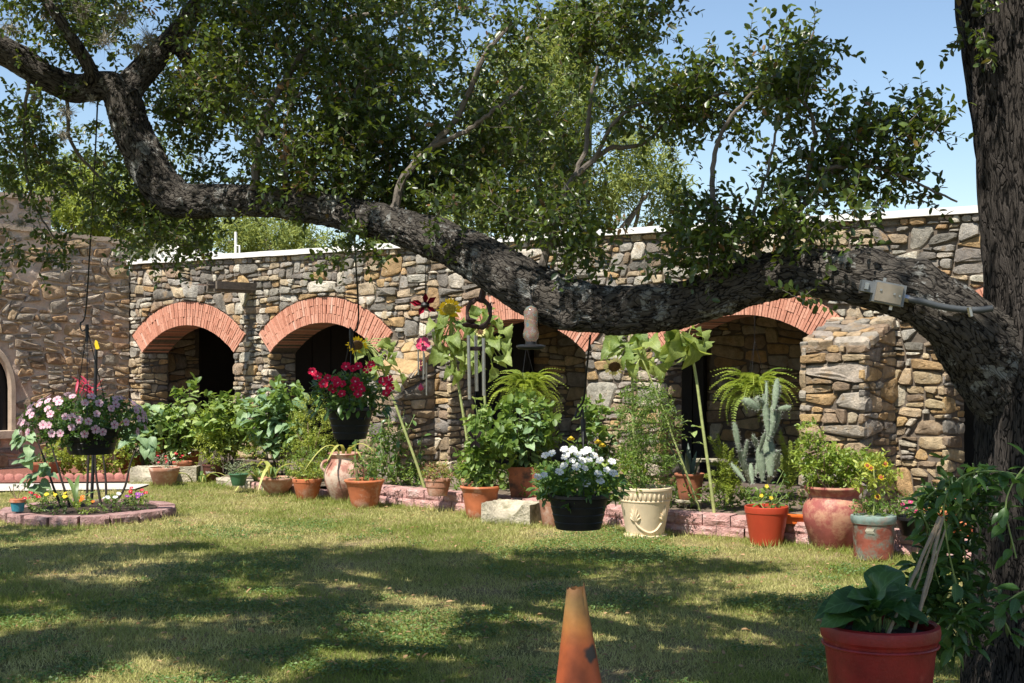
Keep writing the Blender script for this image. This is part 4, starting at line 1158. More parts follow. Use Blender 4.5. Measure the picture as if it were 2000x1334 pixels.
# pink vinca basket, left
D = 9.9; k = D / F
c = at(178, 886, D)
hk = [(189, 172), (186, 300), (176, 480), (167, 610), (157, 632), (160, 646), (170, 642)]
T = basket('hanging_basket', 'pale pink vinca spilling over a black basket hung by an iron rod', c, .205, .15, .19, [at(192, 165, 9.2)] + [at(x, y, 9.2 + .7 * min(1, (y - 165) / 400)) for x, y in hk[1:]],
           [(-.16, .10, .17), (.03, -.19, .17), (.10, .16, .17)])
foliage(T, (-.05, 0, .22), (.40, .34, .155), 420, .035, .019, mkleaf('vinca_leaf', (.04, .095, .022), (.10, .18, .035), .4, .3, (.22, .36, .04)), 8, .05, OAKLEAF, .2)
for (x, y) in [(270, 832), (255, 848), (262, 870), (300, 900)]: pass
pts = []
for i in range(64):
    for _ in range(30):
        a, b_ = U(0, 2 * PI), U(-.35, 1)
        p = V3(-.05 + .43 * math.cos(a) * math.sqrt(max(.05, 1 - b_ * b_ * .8)), .36 * math.sin(a) * math.sqrt(max(.05, 1 - b_ * b_ * .8)), .22 + .19 * b_)
        if p.y > .12: continue
        if all((p - q).length > .045 for q in pts): break
    pts.append(p)
    out = (p - V3(-.05, 0, .16)).normalized()
    put(FL_PINK, T, 'flower', p, out.cross(V3(1, .2, .3)), out + V3(0, -.25, .45), U(.050, .064))
# crimson vinca basket
D = 9.1; k = D / F
c = at(684, 857, D)
T = basket('hanging_basket', 'crimson vinca in a black basket hung from the oak on a thin rod', c, .152, .10, .205, [at(692, 440, 8.0), at(694, 500, 8.5), at(700, 600, 9.05), at(698, 638, 9.08), at(690, 648, 9.1), at(684, 640, 9.1), at(686, 652, 9.1)],
           [(-.10, .08, .19), (.01, -.14, .19), (.10, .10, .19)])
foliage(T, (0, 0, .27), (.22, .2, .12), 120, .05, .02, mkleaf('vinca_leaf_b', (.05, .11, .025), (.13, .21, .045), .4, .3, (.26, .4, .04)), 8, .07, OAKLEAF, .2)
for i in range(100):
    a, b_ = U(0, 2 * PI), U(-.5, 1)
    out = V3(math.cos(a), math.sin(a), b_).normalized()
    p = V3(0, 0, .25) + V3(out.x * .25, out.y * .22, out.z * .17)
    put(rng.choice(L_GLOSS), T, 'leaf', p, out + V3(0, 0, -.35) + rv(.3), V3(0, -.3, 1) + rv(.2), U(.055, .085))
RC = [(620, 735, 1), (640, 738, 1), (655, 742, 1), (632, 750, 1), (668, 750, 1), (650, 760, 1), (610, 726, 1), (690, 720, 1), (700, 715, 1), (718, 722, 1), (725, 712, 1), (694, 745, 1), (703, 752, 1), (690, 757, 1), (699, 770, 1), (706, 760, 1), (756, 750, 1), (748, 745, 1), (762, 758, 1), (754, 768, 1), (668, 769, 1), (760, 742, 1), (676, 716, 1), (660, 748, 1)]
for x, y, _ in RC: put(FL_RED, T, 'flower', at(x, y, D - .22 + U(-.03, .03)) - c, V3(1, U(-.3, .3), U(-.4, .4)), V3(U(-.3, .3), -1, .6), U(.05, .066))
# white vinca basket
D = 7.3; k = D / F
c = at(1130, 1032, D)
T = basket('hanging_basket', 'white vinca in a ribbed black basket hanging low on a long iron hook', c, .155, .115, .18, [at(1153, 655, 7.0), at(1146, 720, 7.1), at(1140, 780, 7.25), at(1128, 800, 7.3), at(1124, 815, 7.3), at(1132, 812, 7.3), at(1138, 800, 7.3), at(1139, 830, 7.3)],
           [(-.10, .08, .17), (.02, -.14, .17), (.10, .10, .17)])
foliage(T, (0, 0, .22), (.20, .18, .09), 130, .042, .02, MATS['vinca_leaf'], 8, .06, OAKLEAF, .2)
for i in range(85):
    a, b_ = U(0, 2 * PI), U(-.2, 1)
    out = V3(math.cos(a), math.sin(a), b_).normalized()
    p = V3(0, 0, .2) + V3(out.x * .22, out.y * .18, out.z * .12)
    put(rng.choice(L_GLOSS), T, 'leaf', p, out + V3(0, 0, -.2) + rv(.3), V3(0, -.3, 1) + rv(.2), U(.04, .06))
WC = [(1065, 890), (1078, 886), (1050, 932), (1063, 928), (1110, 882), (1120, 878), (1128, 888), (1140, 884), (1102, 910), (1092, 922), (1126, 912), (1142, 915), (1150, 898), (1105, 892), (1172, 900), (1195, 902), (1144, 945), (1168, 926), (1185, 918), (1172, 940), (1118, 900), (1160, 890), (1198, 925), (1102, 878), (1147, 880), (1136, 900)]
for x, y in WC: put(FL_WHITE, T, 'flower', at(x, y, D - .17 + U(-.03, .03)) - c, V3(1, U(-.3, .3), U(-.4, .4)), V3(U(-.4, .4), -.8, .8), U(.038, .050))

# ------------------------------------------------------------------ chimes, feeder, metal flowers under the limb
D = 7.35; k = D / F
T = thing('wind_chime', 'large aluminium tube wind chime on a twisted vine ring with a butterfly sail', 'wind chime', at(932, 640, D))
def lo(x, y, dd=0.0): return tuple(at(x, y, D + dd) - T.location)
b = MB()
rp = [lo(935 + 23 * math.sin(a) + U(-1, 1), 612 - 27 * math.cos(a) + U(-1, 1), .01 * math.sin(3 * a)) for a in [2 * PI * i / 22 for i in range(23)]]
b.tube(rp, [.012 + U(-.003, .006) for _ in rp], 7)
for i in range(9):
    q = Vector(rp[i * 2 + 2]); b.tube([q, q + V3(U(-.02, .02), U(-.02, .0), U(-.02, .03))], [.008, .003], 5)
b.tube([lo(945, 560), lo(940, 585)], [.016, .02], 7); b.tube([lo(950, 556), lo(945, 535, -.05)], .003, 5)
b.build('vine_ring', RUSTM, T)
b = MB()
for (x, y) in ((920, 632), (912, 640), (924, 642)): b.lathe([(.001, 0), (.02, .006), (.03, .02), (.001, .03)], 8, lo(x, y, -.02))
b.build('metal_blossom', RUSTM, T)
for x0, y0, x1, y1, dd in ((915, 655, 917, 780, -.03), (944, 660, 945, 773, -.02), (929, 655, 931, 764, .05)):
    b = MB(); b.tube([lo(x0, y0, dd), lo(x1, y1, dd)], 3.4 * k, 12); b.build('chime_tube', ALU, T)
    b = MB(); b.tube([lo(932, 640), lo(x0, y0, dd)], .0012, 4); b.build('cord', METAL, T)
b = MB(); b.lathe([(.032, 0), (.034, .008), (.034, .016), (.03, .022)], 18, lo(930, 685)); b.build('striker', RUSTM, T)
b = MB(); b.tube([lo(929, 640), lo(929, 848)], .0012, 4); b.build('sail_line', METAL, T)
b = MB()
bc = V3(*lo(928, 860))
for sg in (-1, 1):
    up_ = [(0, 0), (10, -9), (14, -16), (9, -19), (3, -8)]; dn = [(0, 0), (4, 2), (10, 8), (9, 15), (4, 12), (1, 8)]
    for pl in (up_, dn):
        n_ = len(pl); V = [bc + V3(sg * x * k, -.004 - abs(x) * k * .3, -y * k) for x, y in pl] + [bc + V3(sg * x * k, .003 - abs(x) * k * .3, -y * k) for x, y in pl]
        b.add(V, [tuple(range(n_)), tuple(range(2 * n_ - 1, n_ - 1, -1))] + [(i, (i + 1) % n_, n_ + (i + 1) % n_, n_ + i) for i in range(n_)])
b.tube([bc + V3(0, 0, 10 * k), bc + V3(0, 0, -12 * k)], [2 * k, 1.2 * k], 6)
b.build('butterfly_sail', RUSTM, T, smooth=False)
# small pink chime
D = 8.0; k = D / F
T = thing('wind_chime', 'small wind chime with pink flower top, thin silver tubes and red beads', 'wind chime', at(826, 670, D))
fl = flower5('chime_flower', PINKGLASS, REDMETAL, .55, .05)
put(fl, T, 'flower_top', lo(826, 672, -.02), V3(1, 0, .2), V3(0, -1, .35), 30 * k)
for x, y0, y1, dd in ((817, 678, 732, .0), (827, 682, 741, -.02), (829, 690, 730, .03), (833, 708, 772, .0)):
    b = MB(); b.tube([lo(x, y0, dd), lo(x, y1, dd)], 1.5 * k, 8); b.build('chime_tube', ALU, T)
b = MB(); b.tube([lo(822, 680), lo(822, 752)], .001, 4); b.tube([lo(827, 668), lo(830, 560, -.1), lo(832, 478, -.3)], .001, 4); b.build('cord', METAL, T)
for y in (706, 711, 717, 722): b = MB(); b.lathe([(.0, -3 * k), (2.2 * k, -1.5 * k), (2.4 * k, 0), (2.2 * k, 1.5 * k), (.0, 3 * k)], 8, lo(822, y)); b.build('bead', PINKGLASS, T)
b = MB(); b.lathe([(.0, -7 * k), (5 * k, -4 * k), (6 * k, 0), (3 * k, 5 * k), (.0, 9 * k)], 6, lo(822, 757)); b.build('drop', PINKGLASS, T, smooth=False)
# red metal flower spinner
D = 7.8; k = D / F
T = thing('metal_flower', 'dark red metal flower with pointed petals hanging beside the sunflower', 'ornament', at(830, 596, D))
for x, y, w in ((800, 590, 6), (806, 586, 4), (818, 615, 6), (852, 580, 6), (852, 610, 5), (832, 572, 6)):
    q = V3(*lo(x, y, U(-.03, .03))); d = q; s_ = d.cross(V3(0, -1, 0)).normalized() * w * k
    b = MB(); m_ = d * .6
    b.add([V3(0, 0, 0), m_ + s_ + V3(0, -.015, 0), d, m_ - s_ + V3(0, -.015, 0), m_ + V3(0, .008, 0), V3(0, .01, 0)], [(0, 1, 4), (1, 2, 4), (2, 3, 4), (3, 0, 4), (0, 3, 5), (3, 2, 5), (2, 1, 5), (1, 0, 5)])
    b.build('petal', REDMETAL, T)
b = MB(); b.lathe([(0, -.02), (.022, -.01), (.026, .0), (.02, .014), (0, .02)], 12); b.build('flower_centre', METAL, T)
b = MB(); b.tube([(0, .01, 0), lo(832, 520), lo(838, 465)], .0014, 4); b.build('cord', METAL, T)
# hummingbird feeder
D = 7.0; k = D / F
T = thing('hummingbird_feeder', 'iridescent glass bird feeder with round black base hanging under the limb', 'bird feeder', at(1037, 683, D))
GL = bpy.data.materials.new('iridescent_glass'); GL.use_nodes = True
_b = GL.node_tree.nodes['Principled BSDF']; _b.inputs['Roughness'].default_value = .12; _b.inputs['Alpha'].default_value = .55
GL.node_tree.links.new(ramp(GL.node_tree, nz(GL.node_tree, pos(GL.node_tree), 45, 2), [(.3, (.14, .24, .30)), (.45, (.30, .27, .16)), (.55, (.32, .16, .14)), (.7, (.34, .34, .31))]), _b.inputs['Base Color'])
b = MB(); b.lathe([(10 * k, 14 * k), (11 * k, 18 * k), (15 * k, 24 * k), (15.5 * k, 32 * k), (12.5 * k, 44 * k), (13.5 * k, 60 * k), (14.5 * k, 74 * k), (10 * k, 82 * k), (3 * k, 86 * k)], 20); b.build('glass_bottle', GL, T)
b = MB(); b.lathe([(9 * k, 0), (24 * k, 1 * k), (29 * k, 5 * k), (29 * k, 8 * k), (20 * k, 10 * k), (11 * k, 10 * k), (10.5 * k, 16 * k), (6 * k, 16 * k)], 26); b.build('feeder_base', BLACKPOT, T)
b = MB(); b.tube([(0, 0, 84 * k), (0, 0, 100 * k), (.0, .05, 130 * k)], .003, 6); b.build('hanger', METAL, T)
# ------------------------------------------------------------------ pots along the kerb, from the house corner to the oak
rng.seed(33); nr = np.random.default_rng(33)
def potted(label, loc, name='potted_plant', cat='potted plant', group='potted plants along the kerb'): return thing(name, label, cat, loc, U(0, 6) if False else 0, group)
def H(px, D): return px * D / F
loc = V3(at(1388, 0, 13.5).x, 13.5, TZ)
T = thing('plank_shelf', 'narrow whitish plank bench glimpsed behind the snake plant', 'bench', loc)
b = MB(); b.box((0, 0, .42), (.32, .16, .025)); b.build('plank', LIMEST, T, smooth=False)
for sx in (-.13, .13): b = MB(); b.box((sx, 0, .203), (.03, .12, .40)); b.build('leg', WOODGREY, T, smooth=False)
# -- limestone block by the corner, with pots on and before it
p = on(292, 948) + V3(0, .2, 0); D = p.y
T = thing('stone_block', 'pale carved limestone block with a worn hollow near the house corner', 'stone block', p)
w = H(78, D)
def trough_mesh(w, dp, h, hollow, ang):
    mb = MB(); nx_, ny_ = 18, 10
    def top(u, v):
        e = min(1, max(0, 1 - ((u - .42) / .40) ** 2)) * min(1, (1 - v) * 1.5 + .0) if v < 1 else 0
        return h - hollow * max(0, e) ** .8 + .008 * noise.noise((u * 7, v * 7, w * 9))
    g = {}
    for j in range(ny_ + 1):
        for i in range(nx_ + 1):
            u, v = i / nx_, j / ny_
            g[i, j] = len(mb.v); mb.v.append(((u - .5) * w + .01 * noise.noise((v * 5, 1, u)), (v - .5) * dp + .012 * noise.noise((u * 6, 2, 7)), top(u, v)))
    for j in range(ny_):
        for i in range(nx_): mb.f.append((g[i, j], g[i + 1, j], g[i + 1, j + 1], g[i, j + 1]))
    low = {}
    def lw(i, j):
        if (i, j) not in low:
            x, y, z = mb.v[g[i, j]]; low[i, j] = len(mb.v); mb.v.append((x * 1.01, y * 1.02, -.03))
        return low[i, j]
    per = [(i, 0) for i in range(nx_)] + [(nx_, j) for j in range(ny_)] + [(i, ny_) for i in range(nx_, 0, -1)] + [(0, j) for j in range(ny_, 0, -1)]
    for a, b in zip(per, per[1:] + per[:1]): mb.f.append((g[a], lw(*a), lw(*b), g[b]))
    mb.m = [0] * len(mb.f); mb.t = [.5] * len(mb.f)
    return mb
trough_mesh(w, .36, .21, .12, 0).build('block_body', LIMEST, T, sharp=35)
s = MB(); s.box((.2, .34, .09), (.55, .25, .2)); s.build('step', LIMEST, T, smooth=False)
# broken terracotta pot with red flowers
FLR = flower5('flower', mkpetal('red_petal', (.62, .02, .05)), REDE)
FLY = flower5('flower', mkpetal('yellow_petal', (.82, .62, .05)), GOLDPAINT)
FLM = flower5('flower', mkpetal('magenta_petal', (.70, .05, .22)), REDE)
def small_pot(label, x, y, r, h, mat=TERRA, z=0.0, D=None, rb=.68, style=std, **kw):
    loc = on(x, y, z) if D is None else V3((x - 1000) / F * D, D, z)
    T = potted(label, loc)
    pot(T, style(r, r * rb, h), r * .9, h * .82, mat, **kw)
    return T
T = small_pot('chipped terracotta pot of small red flowers in front of the limestone block', 321, 949, .185, .225, TERRA_PALE)
foliage(T, (0, 0, .28), (.15, .13, .07), 26, .03, .015, SILV, 6, .07)
for i in range(9): put(FLR, T, 'flower', V3(U(-.14, .14), U(-.12, .05), U(.26, .38)), V3(1, U(-1, 1), 0), V3(U(-.4, .4), -.6, 1), .035)
T = small_pot('red clay pot of red and white flowers behind the chipped pot', 356, 924, .125, .15, TERRA_DK, z=.10)
foliage(T, (0, 0, .2), (.11, .1, .06), 20, .03, .016, G4.copy() if False else G4, 6, .06)
for i in range(7): put(FL_WHITE if i < 2 else FLR, T, 'flower', V3(U(-.12, .12), U(-.1, .05), U(.18, .3)), V3(1, U(-1, 1), 0), V3(U(-.4, .4), -.6, 1), .04)
T = small_pot('wide terracotta pot of dark greens standing on the step at the corner', 296, 905, .20, .20, TERRA, z=.3, D=18.35)
foliage(T, (0, 0, .28), (.18, .16, .1), 40, .05, .03, G5, 6, .08)
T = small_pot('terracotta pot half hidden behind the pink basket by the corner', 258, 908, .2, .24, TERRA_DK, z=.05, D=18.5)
foliage(T, (0, 0, .32), (.2, .16, .12), 40, .05, .03, G5, 6, .08)
T = small_pot('terracotta pot behind shrub stems beside the brown nursery pot', 372, 905, .13, .2, TERRA, z=.12, D=18.6)
foliage(T, (0, 0, .25), (.1, .1, .07), 18, .05, .03, G4, 6, .08)
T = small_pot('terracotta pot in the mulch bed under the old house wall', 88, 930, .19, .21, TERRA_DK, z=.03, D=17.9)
foliage(T, (0, 0, .25), (.16, .14, .08), 26, .05, .03, G5, 6, .08)
# brown nursery pot with printed lettering
x, y = 415, 940; loc = on(x, y); D = loc.y
T = potted('brown plastic nursery pot with white printing and a yellow-green bush', loc)
r, h = H(19.5, D), H(34, D)
pot(T, [(r * .78, 0), (r * .8, .01), (r * .97, h * .88), (r * 1.03, h * .9), (r * 1.03, h * .98), (r * .97, h), (r * .93, h * .8)], r * .9, h * .82, BROWNPOT)
PRINT = mk('white_print', (.62, .58, .50), .8, .1)
def wrap(x, z):
    a = x / r + .12; rr = r * (.80 + .17 * z / (h * .88)) + .003
    return (rr * math.sin(a), -rr * math.cos(a), z)
b = MB(); xx = -.085
while xx < .055:            # unreadable white print
    hh = rng.choice((.012, .014, .022)); ww = U(.005, .009)
    b.add([wrap(xx, h * .53), wrap(xx + ww, h * .53), wrap(xx + ww, h * .53 + hh), wrap(xx, h * .53 + hh)], [(0, 1, 2, 3)]); xx += ww + .003
b.add([wrap(-.085, h * .47), wrap(-.02, h * .47), wrap(-.02, h * .485), wrap(-.085, h * .485)], [(0, 1, 2, 3)]); b.build('printed_lines', PRINT, T, smooth=False)
b = MB(); n_ = 5; lf = [(0, 0), (.022, .012), (.028, .04), (.008, .03)]
def wrap(x, z):
    a = x / r + .12; rr = r * (.80 + .17 * z / (h * .88)) + .003
    return (rr * math.sin(a), -rr * math.cos(a), z)
b.add([wrap(.0 + q[0], h * .72 + q[1]) for q in lf], [(0, 1, 2, 3)]); b.build('printed_emblem', PRINT, T, smooth=False)
foliage(T, (.02, 0, .42), (.20, .18, .22), 120, .05, .02, G3, 8, .10, THIN, .3)
foliage(T, (.05, 0, .72), (.24, .2, .22), 90, .06, .03, G3B, 7, .12, OAKLEAF, .2)
# green pot of silver foliage
T = small_pot('low green plastic pot of silver-leaved groundcover', 466, 948, H(18, 17.2), H(22, 17.2), GREENPOT, z=.08, rb=.66, style=smoothpot)
foliage(T, (0, 0, .19), (.14, .12, .08), 90, .014, .008, SILV, 8, .06)
# wide bowl with strap leaves
x, y = 541, 962; loc = on(x, y, .03); D = loc.y
T = potted('wide shallow terracotta bowl with arching striped strap leaves', loc)
r, h = H(36, D), H(30, D)
pot(T, [(r * .5, 0), (r * .56, .01), (r * .82, h * .45), (r * .96, h * .78), (r, h * .86), (r * 1.03, h * .9), (r * 1.03, h * .98), (r * .98, h), (r * .94, h * .9)], r * .93, h * .86, TERRA_PALE)
for i in range(9):
    a = U(0, 6.28); put(rng.choice(L_STRAPY if i < 4 else L_STRAP), T, 'leaf', V3(-.06 + .05 * math.cos(a), .05 * math.sin(a), h), V3(math.cos(a) * .6, math.sin(a) * .6, 1.1), V3(-math.cos(a), -math.sin(a), 1.2), U(.28, .48))
foliage(T, (.04, 0, h + .04), (.15, .14, .05), 22, .035, .02, G4, 6, .05)
# terracotta pot with mossy edge
T = small_pot('terracotta pot of pale bushy foliage beside the handled jar', 600, 976, H(29, 15.6), H(42, 15.6), TERRA)
foliage(T, (0, 0, .30), (.16, .14, .10), 120, .028, .014, G3, 8, .08)
foliage(T, (-.02, 0, .42), (.13, .12, .10), 50, .028, .014, G4, 8, .08)
# jar with two handles
x, y = 674, 978; loc = on(x, y); D = loc.y; k = D / F
T = potted('tall weathered clay jar with small loop handles under the crimson basket', loc, cat='clay jar')
prof = [(22, 0), (24, 1), (33, 18), (40, 36), (42, 50), (40, 62), (34, 72), (30, 78), (29, 84), (31, 89), (34, 92), (33, 94), (29, 93), (26, 86)]
pot(T, [(a * k, b * k) for a, b in prof], 26 * k, 85 * k, JAR, 36, wob=.03)
for sg in (-1, 1):
    b = MB(); b.tube(catmull([(sg * 30 * k, -.03, 80 * k), (sg * 41 * k, -.04, 76 * k), (sg * 45 * k, -.04, 66 * k), (sg * 39 * k, -.03, 58 * k)], 12), [.016] * 12, 8); b.build('jar_handle', JAR, T)
for a in (-2.4, -1.0):
    b = MB(); b.tube(catmull([(32 * k * math.cos(a), 32 * k * math.sin(a), 77 * k), (36 * k * math.cos(a), 36 * k * math.sin(a), 71 * k), (42.5 * k * math.cos(a - .12), 42.5 * k * math.sin(a - .12), 54 * k)], 8), [.012, .012, .011, .01, .009, .007, .005, .003], 7); b.build('jar_rib', JAR, T)
for i, (dx, dz, l) in enumerate(((-.22, .12, .42), (.2, .10, .40), (-.05, .2, .36), (.12, .16, .3))):
    put(rng.choice(L_STRAPY), T, 'leaf', V3(dx * .3, -.05, 90 * k), V3(dx * 2.2, -.25, .8), V3(-dx, .2, 1), l)
# terracotta pot with tall thin stems
x, y = 712, 992; loc = on(x, y); D = loc.y
T = potted('plain rolled-rim terracotta pot of tall upright stems in front of the jar', loc)
r, h = H(39, D), H(56, D)
pot(T, smoothpot(r, r * .62, h), r * .88, h * .85, TERRA)
for i in range(6):
    a = U(0, 6.28); leafy(T, (.08 * math.cos(a), .08 * math.sin(a), h * .84), (.16 * math.cos(a) + .06, .14 * math.sin(a), h + U(.35, .75)), L_GLOSS, 9, .085, STEMG, .005, .15, .06)
foliage(T, (.04, 0, h + .1), (.15, .13, .12), 46, .035, .015, G4, 7, .08)
# oval planter on the terrace
x, y = 855, 968; loc = on(x, y, TZ); D = loc.y
T = potted('small oval clay planter of bronze succulents on the terrace', loc)
r, h = H(25, D), H(33, D)
pot(T, [(r * .7, 0), (r * .74, .01), (r * .84, h * .3), (r * .88, h * .5), (r * .93, h * .52), (r * .98, h * .85), (r * 1.04, h * .88), (r * 1.03, h), (r * .95, h), (r * .9, h * .8)], r * .9, h * .84, TERRA_PALE, sy=.75)
foliage(T, (0, 0, h + .06), (.13, .1, .08), 90, .018, .011, BRZ, 8, .06, OAKLEAF)
foliage(T, (.0, 0, h + .06), (.12, .1, .07), 30, .018, .011, G3, 8, .06, OAKLEAF)
# pair of terracotta pots with the tall leafy shrub
x, y = 938, 1013; loc = on(x, y); D = loc.y
T = potted('large terracotta pot of tall heart-leaved shrub beside the hollow stone', loc)
r, h = H(39, D), H(65, D)
pot(T, smoothpot(r, r * .66, h), r * .88, h * .85, TERRA)
for i in range(9):
    a = U(0, 6.28); q = U(.06, .26)
    leafy(T, (.07 * math.cos(a), .07 * math.sin(a), h * .84), (q * math.cos(a) + .09, q * .7 * math.sin(a), h + U(.25, .85)), L_HEART if i % 2 else L_SHRUB, 17, .125, STEMG, .006, .1, .08, .35)
foliage(T, (.06, .02, h + .36), (.22, .18, .36), 85, .085, .05, G4, 7, .1, OAKLEAF, .1)
T = small_pot('pale terracotta pot partly hidden behind the large heart-leaved shrub', 922, 968, H(22, 14.3), H(34, 14.3), TERRA_PALE, z=TZ)
foliage(T, (-.04, 0, .24), (.13, .1, .09), 40, .035, .018, G3B, 7, .07)
# second shrub behind, in a red box planter
loc = V3(at(1032, 0, 14.1).x, 14.1, TZ)
T = potted('red box planter with a tall pale-leaved shrub under the hanging fern', loc)
b = MB(); b.add([(-.17, -.15, 0), (.17, -.15, 0), (.17, .15, 0), (-.17, .15, 0), (-.21, -.19, .32), (.21, -.19, .32), (.21, .19, .32), (-.21, .19, .32), (-.18, -.16, .32), (.18, -.16, .32), (.18, .16, .32), (-.18, .16, .32), (-.18, -.16, .27), (.18, -.16, .27), (.18, .16, .27), (-.18, .16, .27)],
              [(0, 1, 5, 4), (1, 2, 6, 5), (2, 3, 7, 6), (3, 0, 4, 7), (4, 5, 9, 8), (5, 6, 10, 9), (6, 7, 11, 10), (7, 4, 8, 11), (8, 9, 13, 12), (9, 10, 14, 13), (10, 11, 15, 14), (11, 8, 12, 15), (12, 13, 14, 15)])
b.build('pot', TERRA_DK, T, smooth=False)
for i in range(8):
    a = U(0, 6.28); leafy(T, (.07 * math.cos(a), .07 * math.sin(a), .27), (.28 * math.cos(a), .2 * math.sin(a), U(.7, 1.12)), L_BLUE, 18, .14, STEMD, .006, .2, .08, .35)
foliage(T, (0, .02, .68), (.28, .2, .36), 80, .09, .055, G4, 7, .1, OAKLEAF, .1)
loc = V3(at(1160, 0, 13.9).x, 13.9, TZ)
T = thing('leafy_shrub', 'shrub with drooping yellow bells growing behind the white flower basket', 'shrub', loc)
for i in range(6):
    a = U(0, 6.28); leafy(T, (.05 * math.cos(a), .05 * math.sin(a), 0), (.2 * math.cos(a), .14 * math.sin(a), U(.6, 1.08)), L_BLUE, 15, .12, STEMD, .006, .25, .08, .35)
foliage(T, (0, .02, .6), (.2, .15, .38), 50, .08, .05, G4, 7, .1, OAKLEAF, .1)
BELL = flower5('flower', mkpetal('bell_petal', (.80, .60, .06)), GOLDPAINT, .5, .5)
for x, y in ((1168, 858), (1176, 865), (1115, 852)): put(BELL, T, 'flower', at(x, y, 13.7) - loc, V3(1, 0, 0), V3(.1, -.5, -1), .075)
# hollow stone trough on the lawn
p = on(1000, 1027); D = p.y
T = thing('stone_trough', 'hollowed pale limestone trough lying on the lawn edge', 'stone trough', p + V3(0.02, .2, 0), -.42)
trough_mesh(H(104, D), .40, .2, .14, 0).build('trough_body', LIMEST, T, sharp=35)
# terracotta pot behind the white basket
T = small_pot('tall terracotta pot mostly hidden behind the white flower basket', 1080, 1030, H(30, 13), H(75, 13), TERRA_PALE)
foliage(T, (0, 0, .45), (.18, .16, .14), 60, .04, .02, G4, 7, .08)
T = small_pot('little dark red clay pot tucked between the black basket and cream urn', 1172, 1012, .07, .12, TERRA_DK, z=TZ, D=12.9)
foliage(T, (0, 0, .18), (.08, .07, .06), 16, .05, .03, G3B, 5, .06)
# cream urn
x, y = 1260, 1048; loc = on(x, y); D = loc.y; k = D / F
T = potted('cream classical urn with fluted rim and scroll relief holding feathery greenery', loc, cat='garden urn')
prof = [(42, 0), (43, 1), (43, 5), (38, 6), (37, 8), (48, 66), (49, 70), (50, 71), (50, 73), (49, 74), (53, 92), (54, 93), (54, 97), (51, 98), (48, 96), (46, 88)]
po = pot(T, [(a * k, b * k) for a, b in prof], 46 * k, 88 * k, CREAM, 44)
fm = MB(); fm.lathe([(.001, -.034), (.011, -.02), (.013, .0), (.011, .02), (.001, .034)], 8, sy=.5); fme = fm.mesh('flute', CREAM)
for i in range(34):
    a = 2 * PI * i / 34; f_ = link('flute', fme, po); f_.location = (51.2 * k * math.cos(a), 51.2 * k * math.sin(a), 83 * k); f_.rotation_euler = (.0, 0, a + PI / 2)
def onurn(a, z): 
    rr = (37 + (z - 8) / 58 * 11) * k + .003; return V3(rr * math.sin(a), -rr * math.cos(a), z * k)
for a0 in (-.55, .85):
    b = MB()
    for j, (da, l) in enumerate(((0, 30), (-.12, 24), (.12, 24), (-.2, 15), (.2, 15), (-.26, 7), (.26, 7))):
        b.tube(catmull([tuple(onurn(a0, 34)), tuple(onurn(a0 + da * .6, 34 + l * .6)), tuple(onurn(a0 + da, 34 + l))], 8), [.004, .009, .012, .012, .011, .009, .006, .003], 7)
    b.build('acanthus_relief', CREAM, po)
b = MB(); b.tube(catmull([tuple(onurn(-.55, 32)), tuple(onurn(-.42, 24)), tuple(onurn(-.1, 15)), tuple(onurn(.2, 12)), tuple(onurn(.5, 17)), tuple(onurn(.7, 27)), tuple(onurn(.85, 34))], 30), .0095, 8); b.build('swag_relief', CREAM, po)
foliage(T, (0, 0, .62), (.26, .22, .20), 170, .045, .012, G4, 9, .12, THIN, .5)
foliage(T, (.02, 0, .95), (.26, .22, .28), 230, .045, .011, G4, 9, .12, THIN, .5)
foliage(T, (-.02, 0, 1.18), (.16, .14, .14), 60, .045, .011, G4, 9, .12, THIN, .5)
foliage(T, (-.18, 0, .55), (.2, .18, .15), 60, .045, .022, G3B, 7, .1, OAKLEAF, .2)
for i in range(6): leafy(T, (U(-.1, .1), U(-.1, .1), 88 * k), (U(-.25, .25), U(-.2, .2), U(.8, 1.25)), L_GLOSS, 3, .06, STEMG, .005)
# terracotta pot on a little stand with snake plant
loc = V3(at(1347, 0, 13.2).x, 13.2, TZ)
T = potted('brown clay pot of snake plant raised on a small stand', loc)
b = MB(); b.lathe([(.13, .05), (.14, .06), (.14, .075), (.12, .08)], 20)
for a in (0, 2.1, 4.2): b.tube([(.09 * math.cos(a), .09 * math.sin(a), .055), (.1 * math.cos(a), .1 * math.sin(a), 0)], .014, 6)
b.build('pot_stand', LIMEST, T)
b = MB(); b.lathe([(q[0], q[1] + .082) for q in smoothpot(.14, .10, .24)], 26); b.build('pot', TERRA_DK, T)
s = MB(); s.lathe([(.12, .29), (.001, .3)], 14); s.build('soil', SOIL, T)
for i in range(11):
    a = U(0, 6.28); put(rng.choice(L_SNAKE), T, 'leaf', V3(.06 * math.cos(a), .06 * math.sin(a), .28), V3(.35 * math.cos(a), .35 * math.sin(a), 1), V3(-math.cos(a), -math.sin(a), .3), U(.22, .36))
for i in range(5):
    put(rng.choice(L_SHRUB), T, 'leaf', V3(.02, 0, .6 + .05 * i), V3(math.cos(i * 2.4), math.sin(i * 2.4) - .3, .1), V3(0, 0, 1), .14)
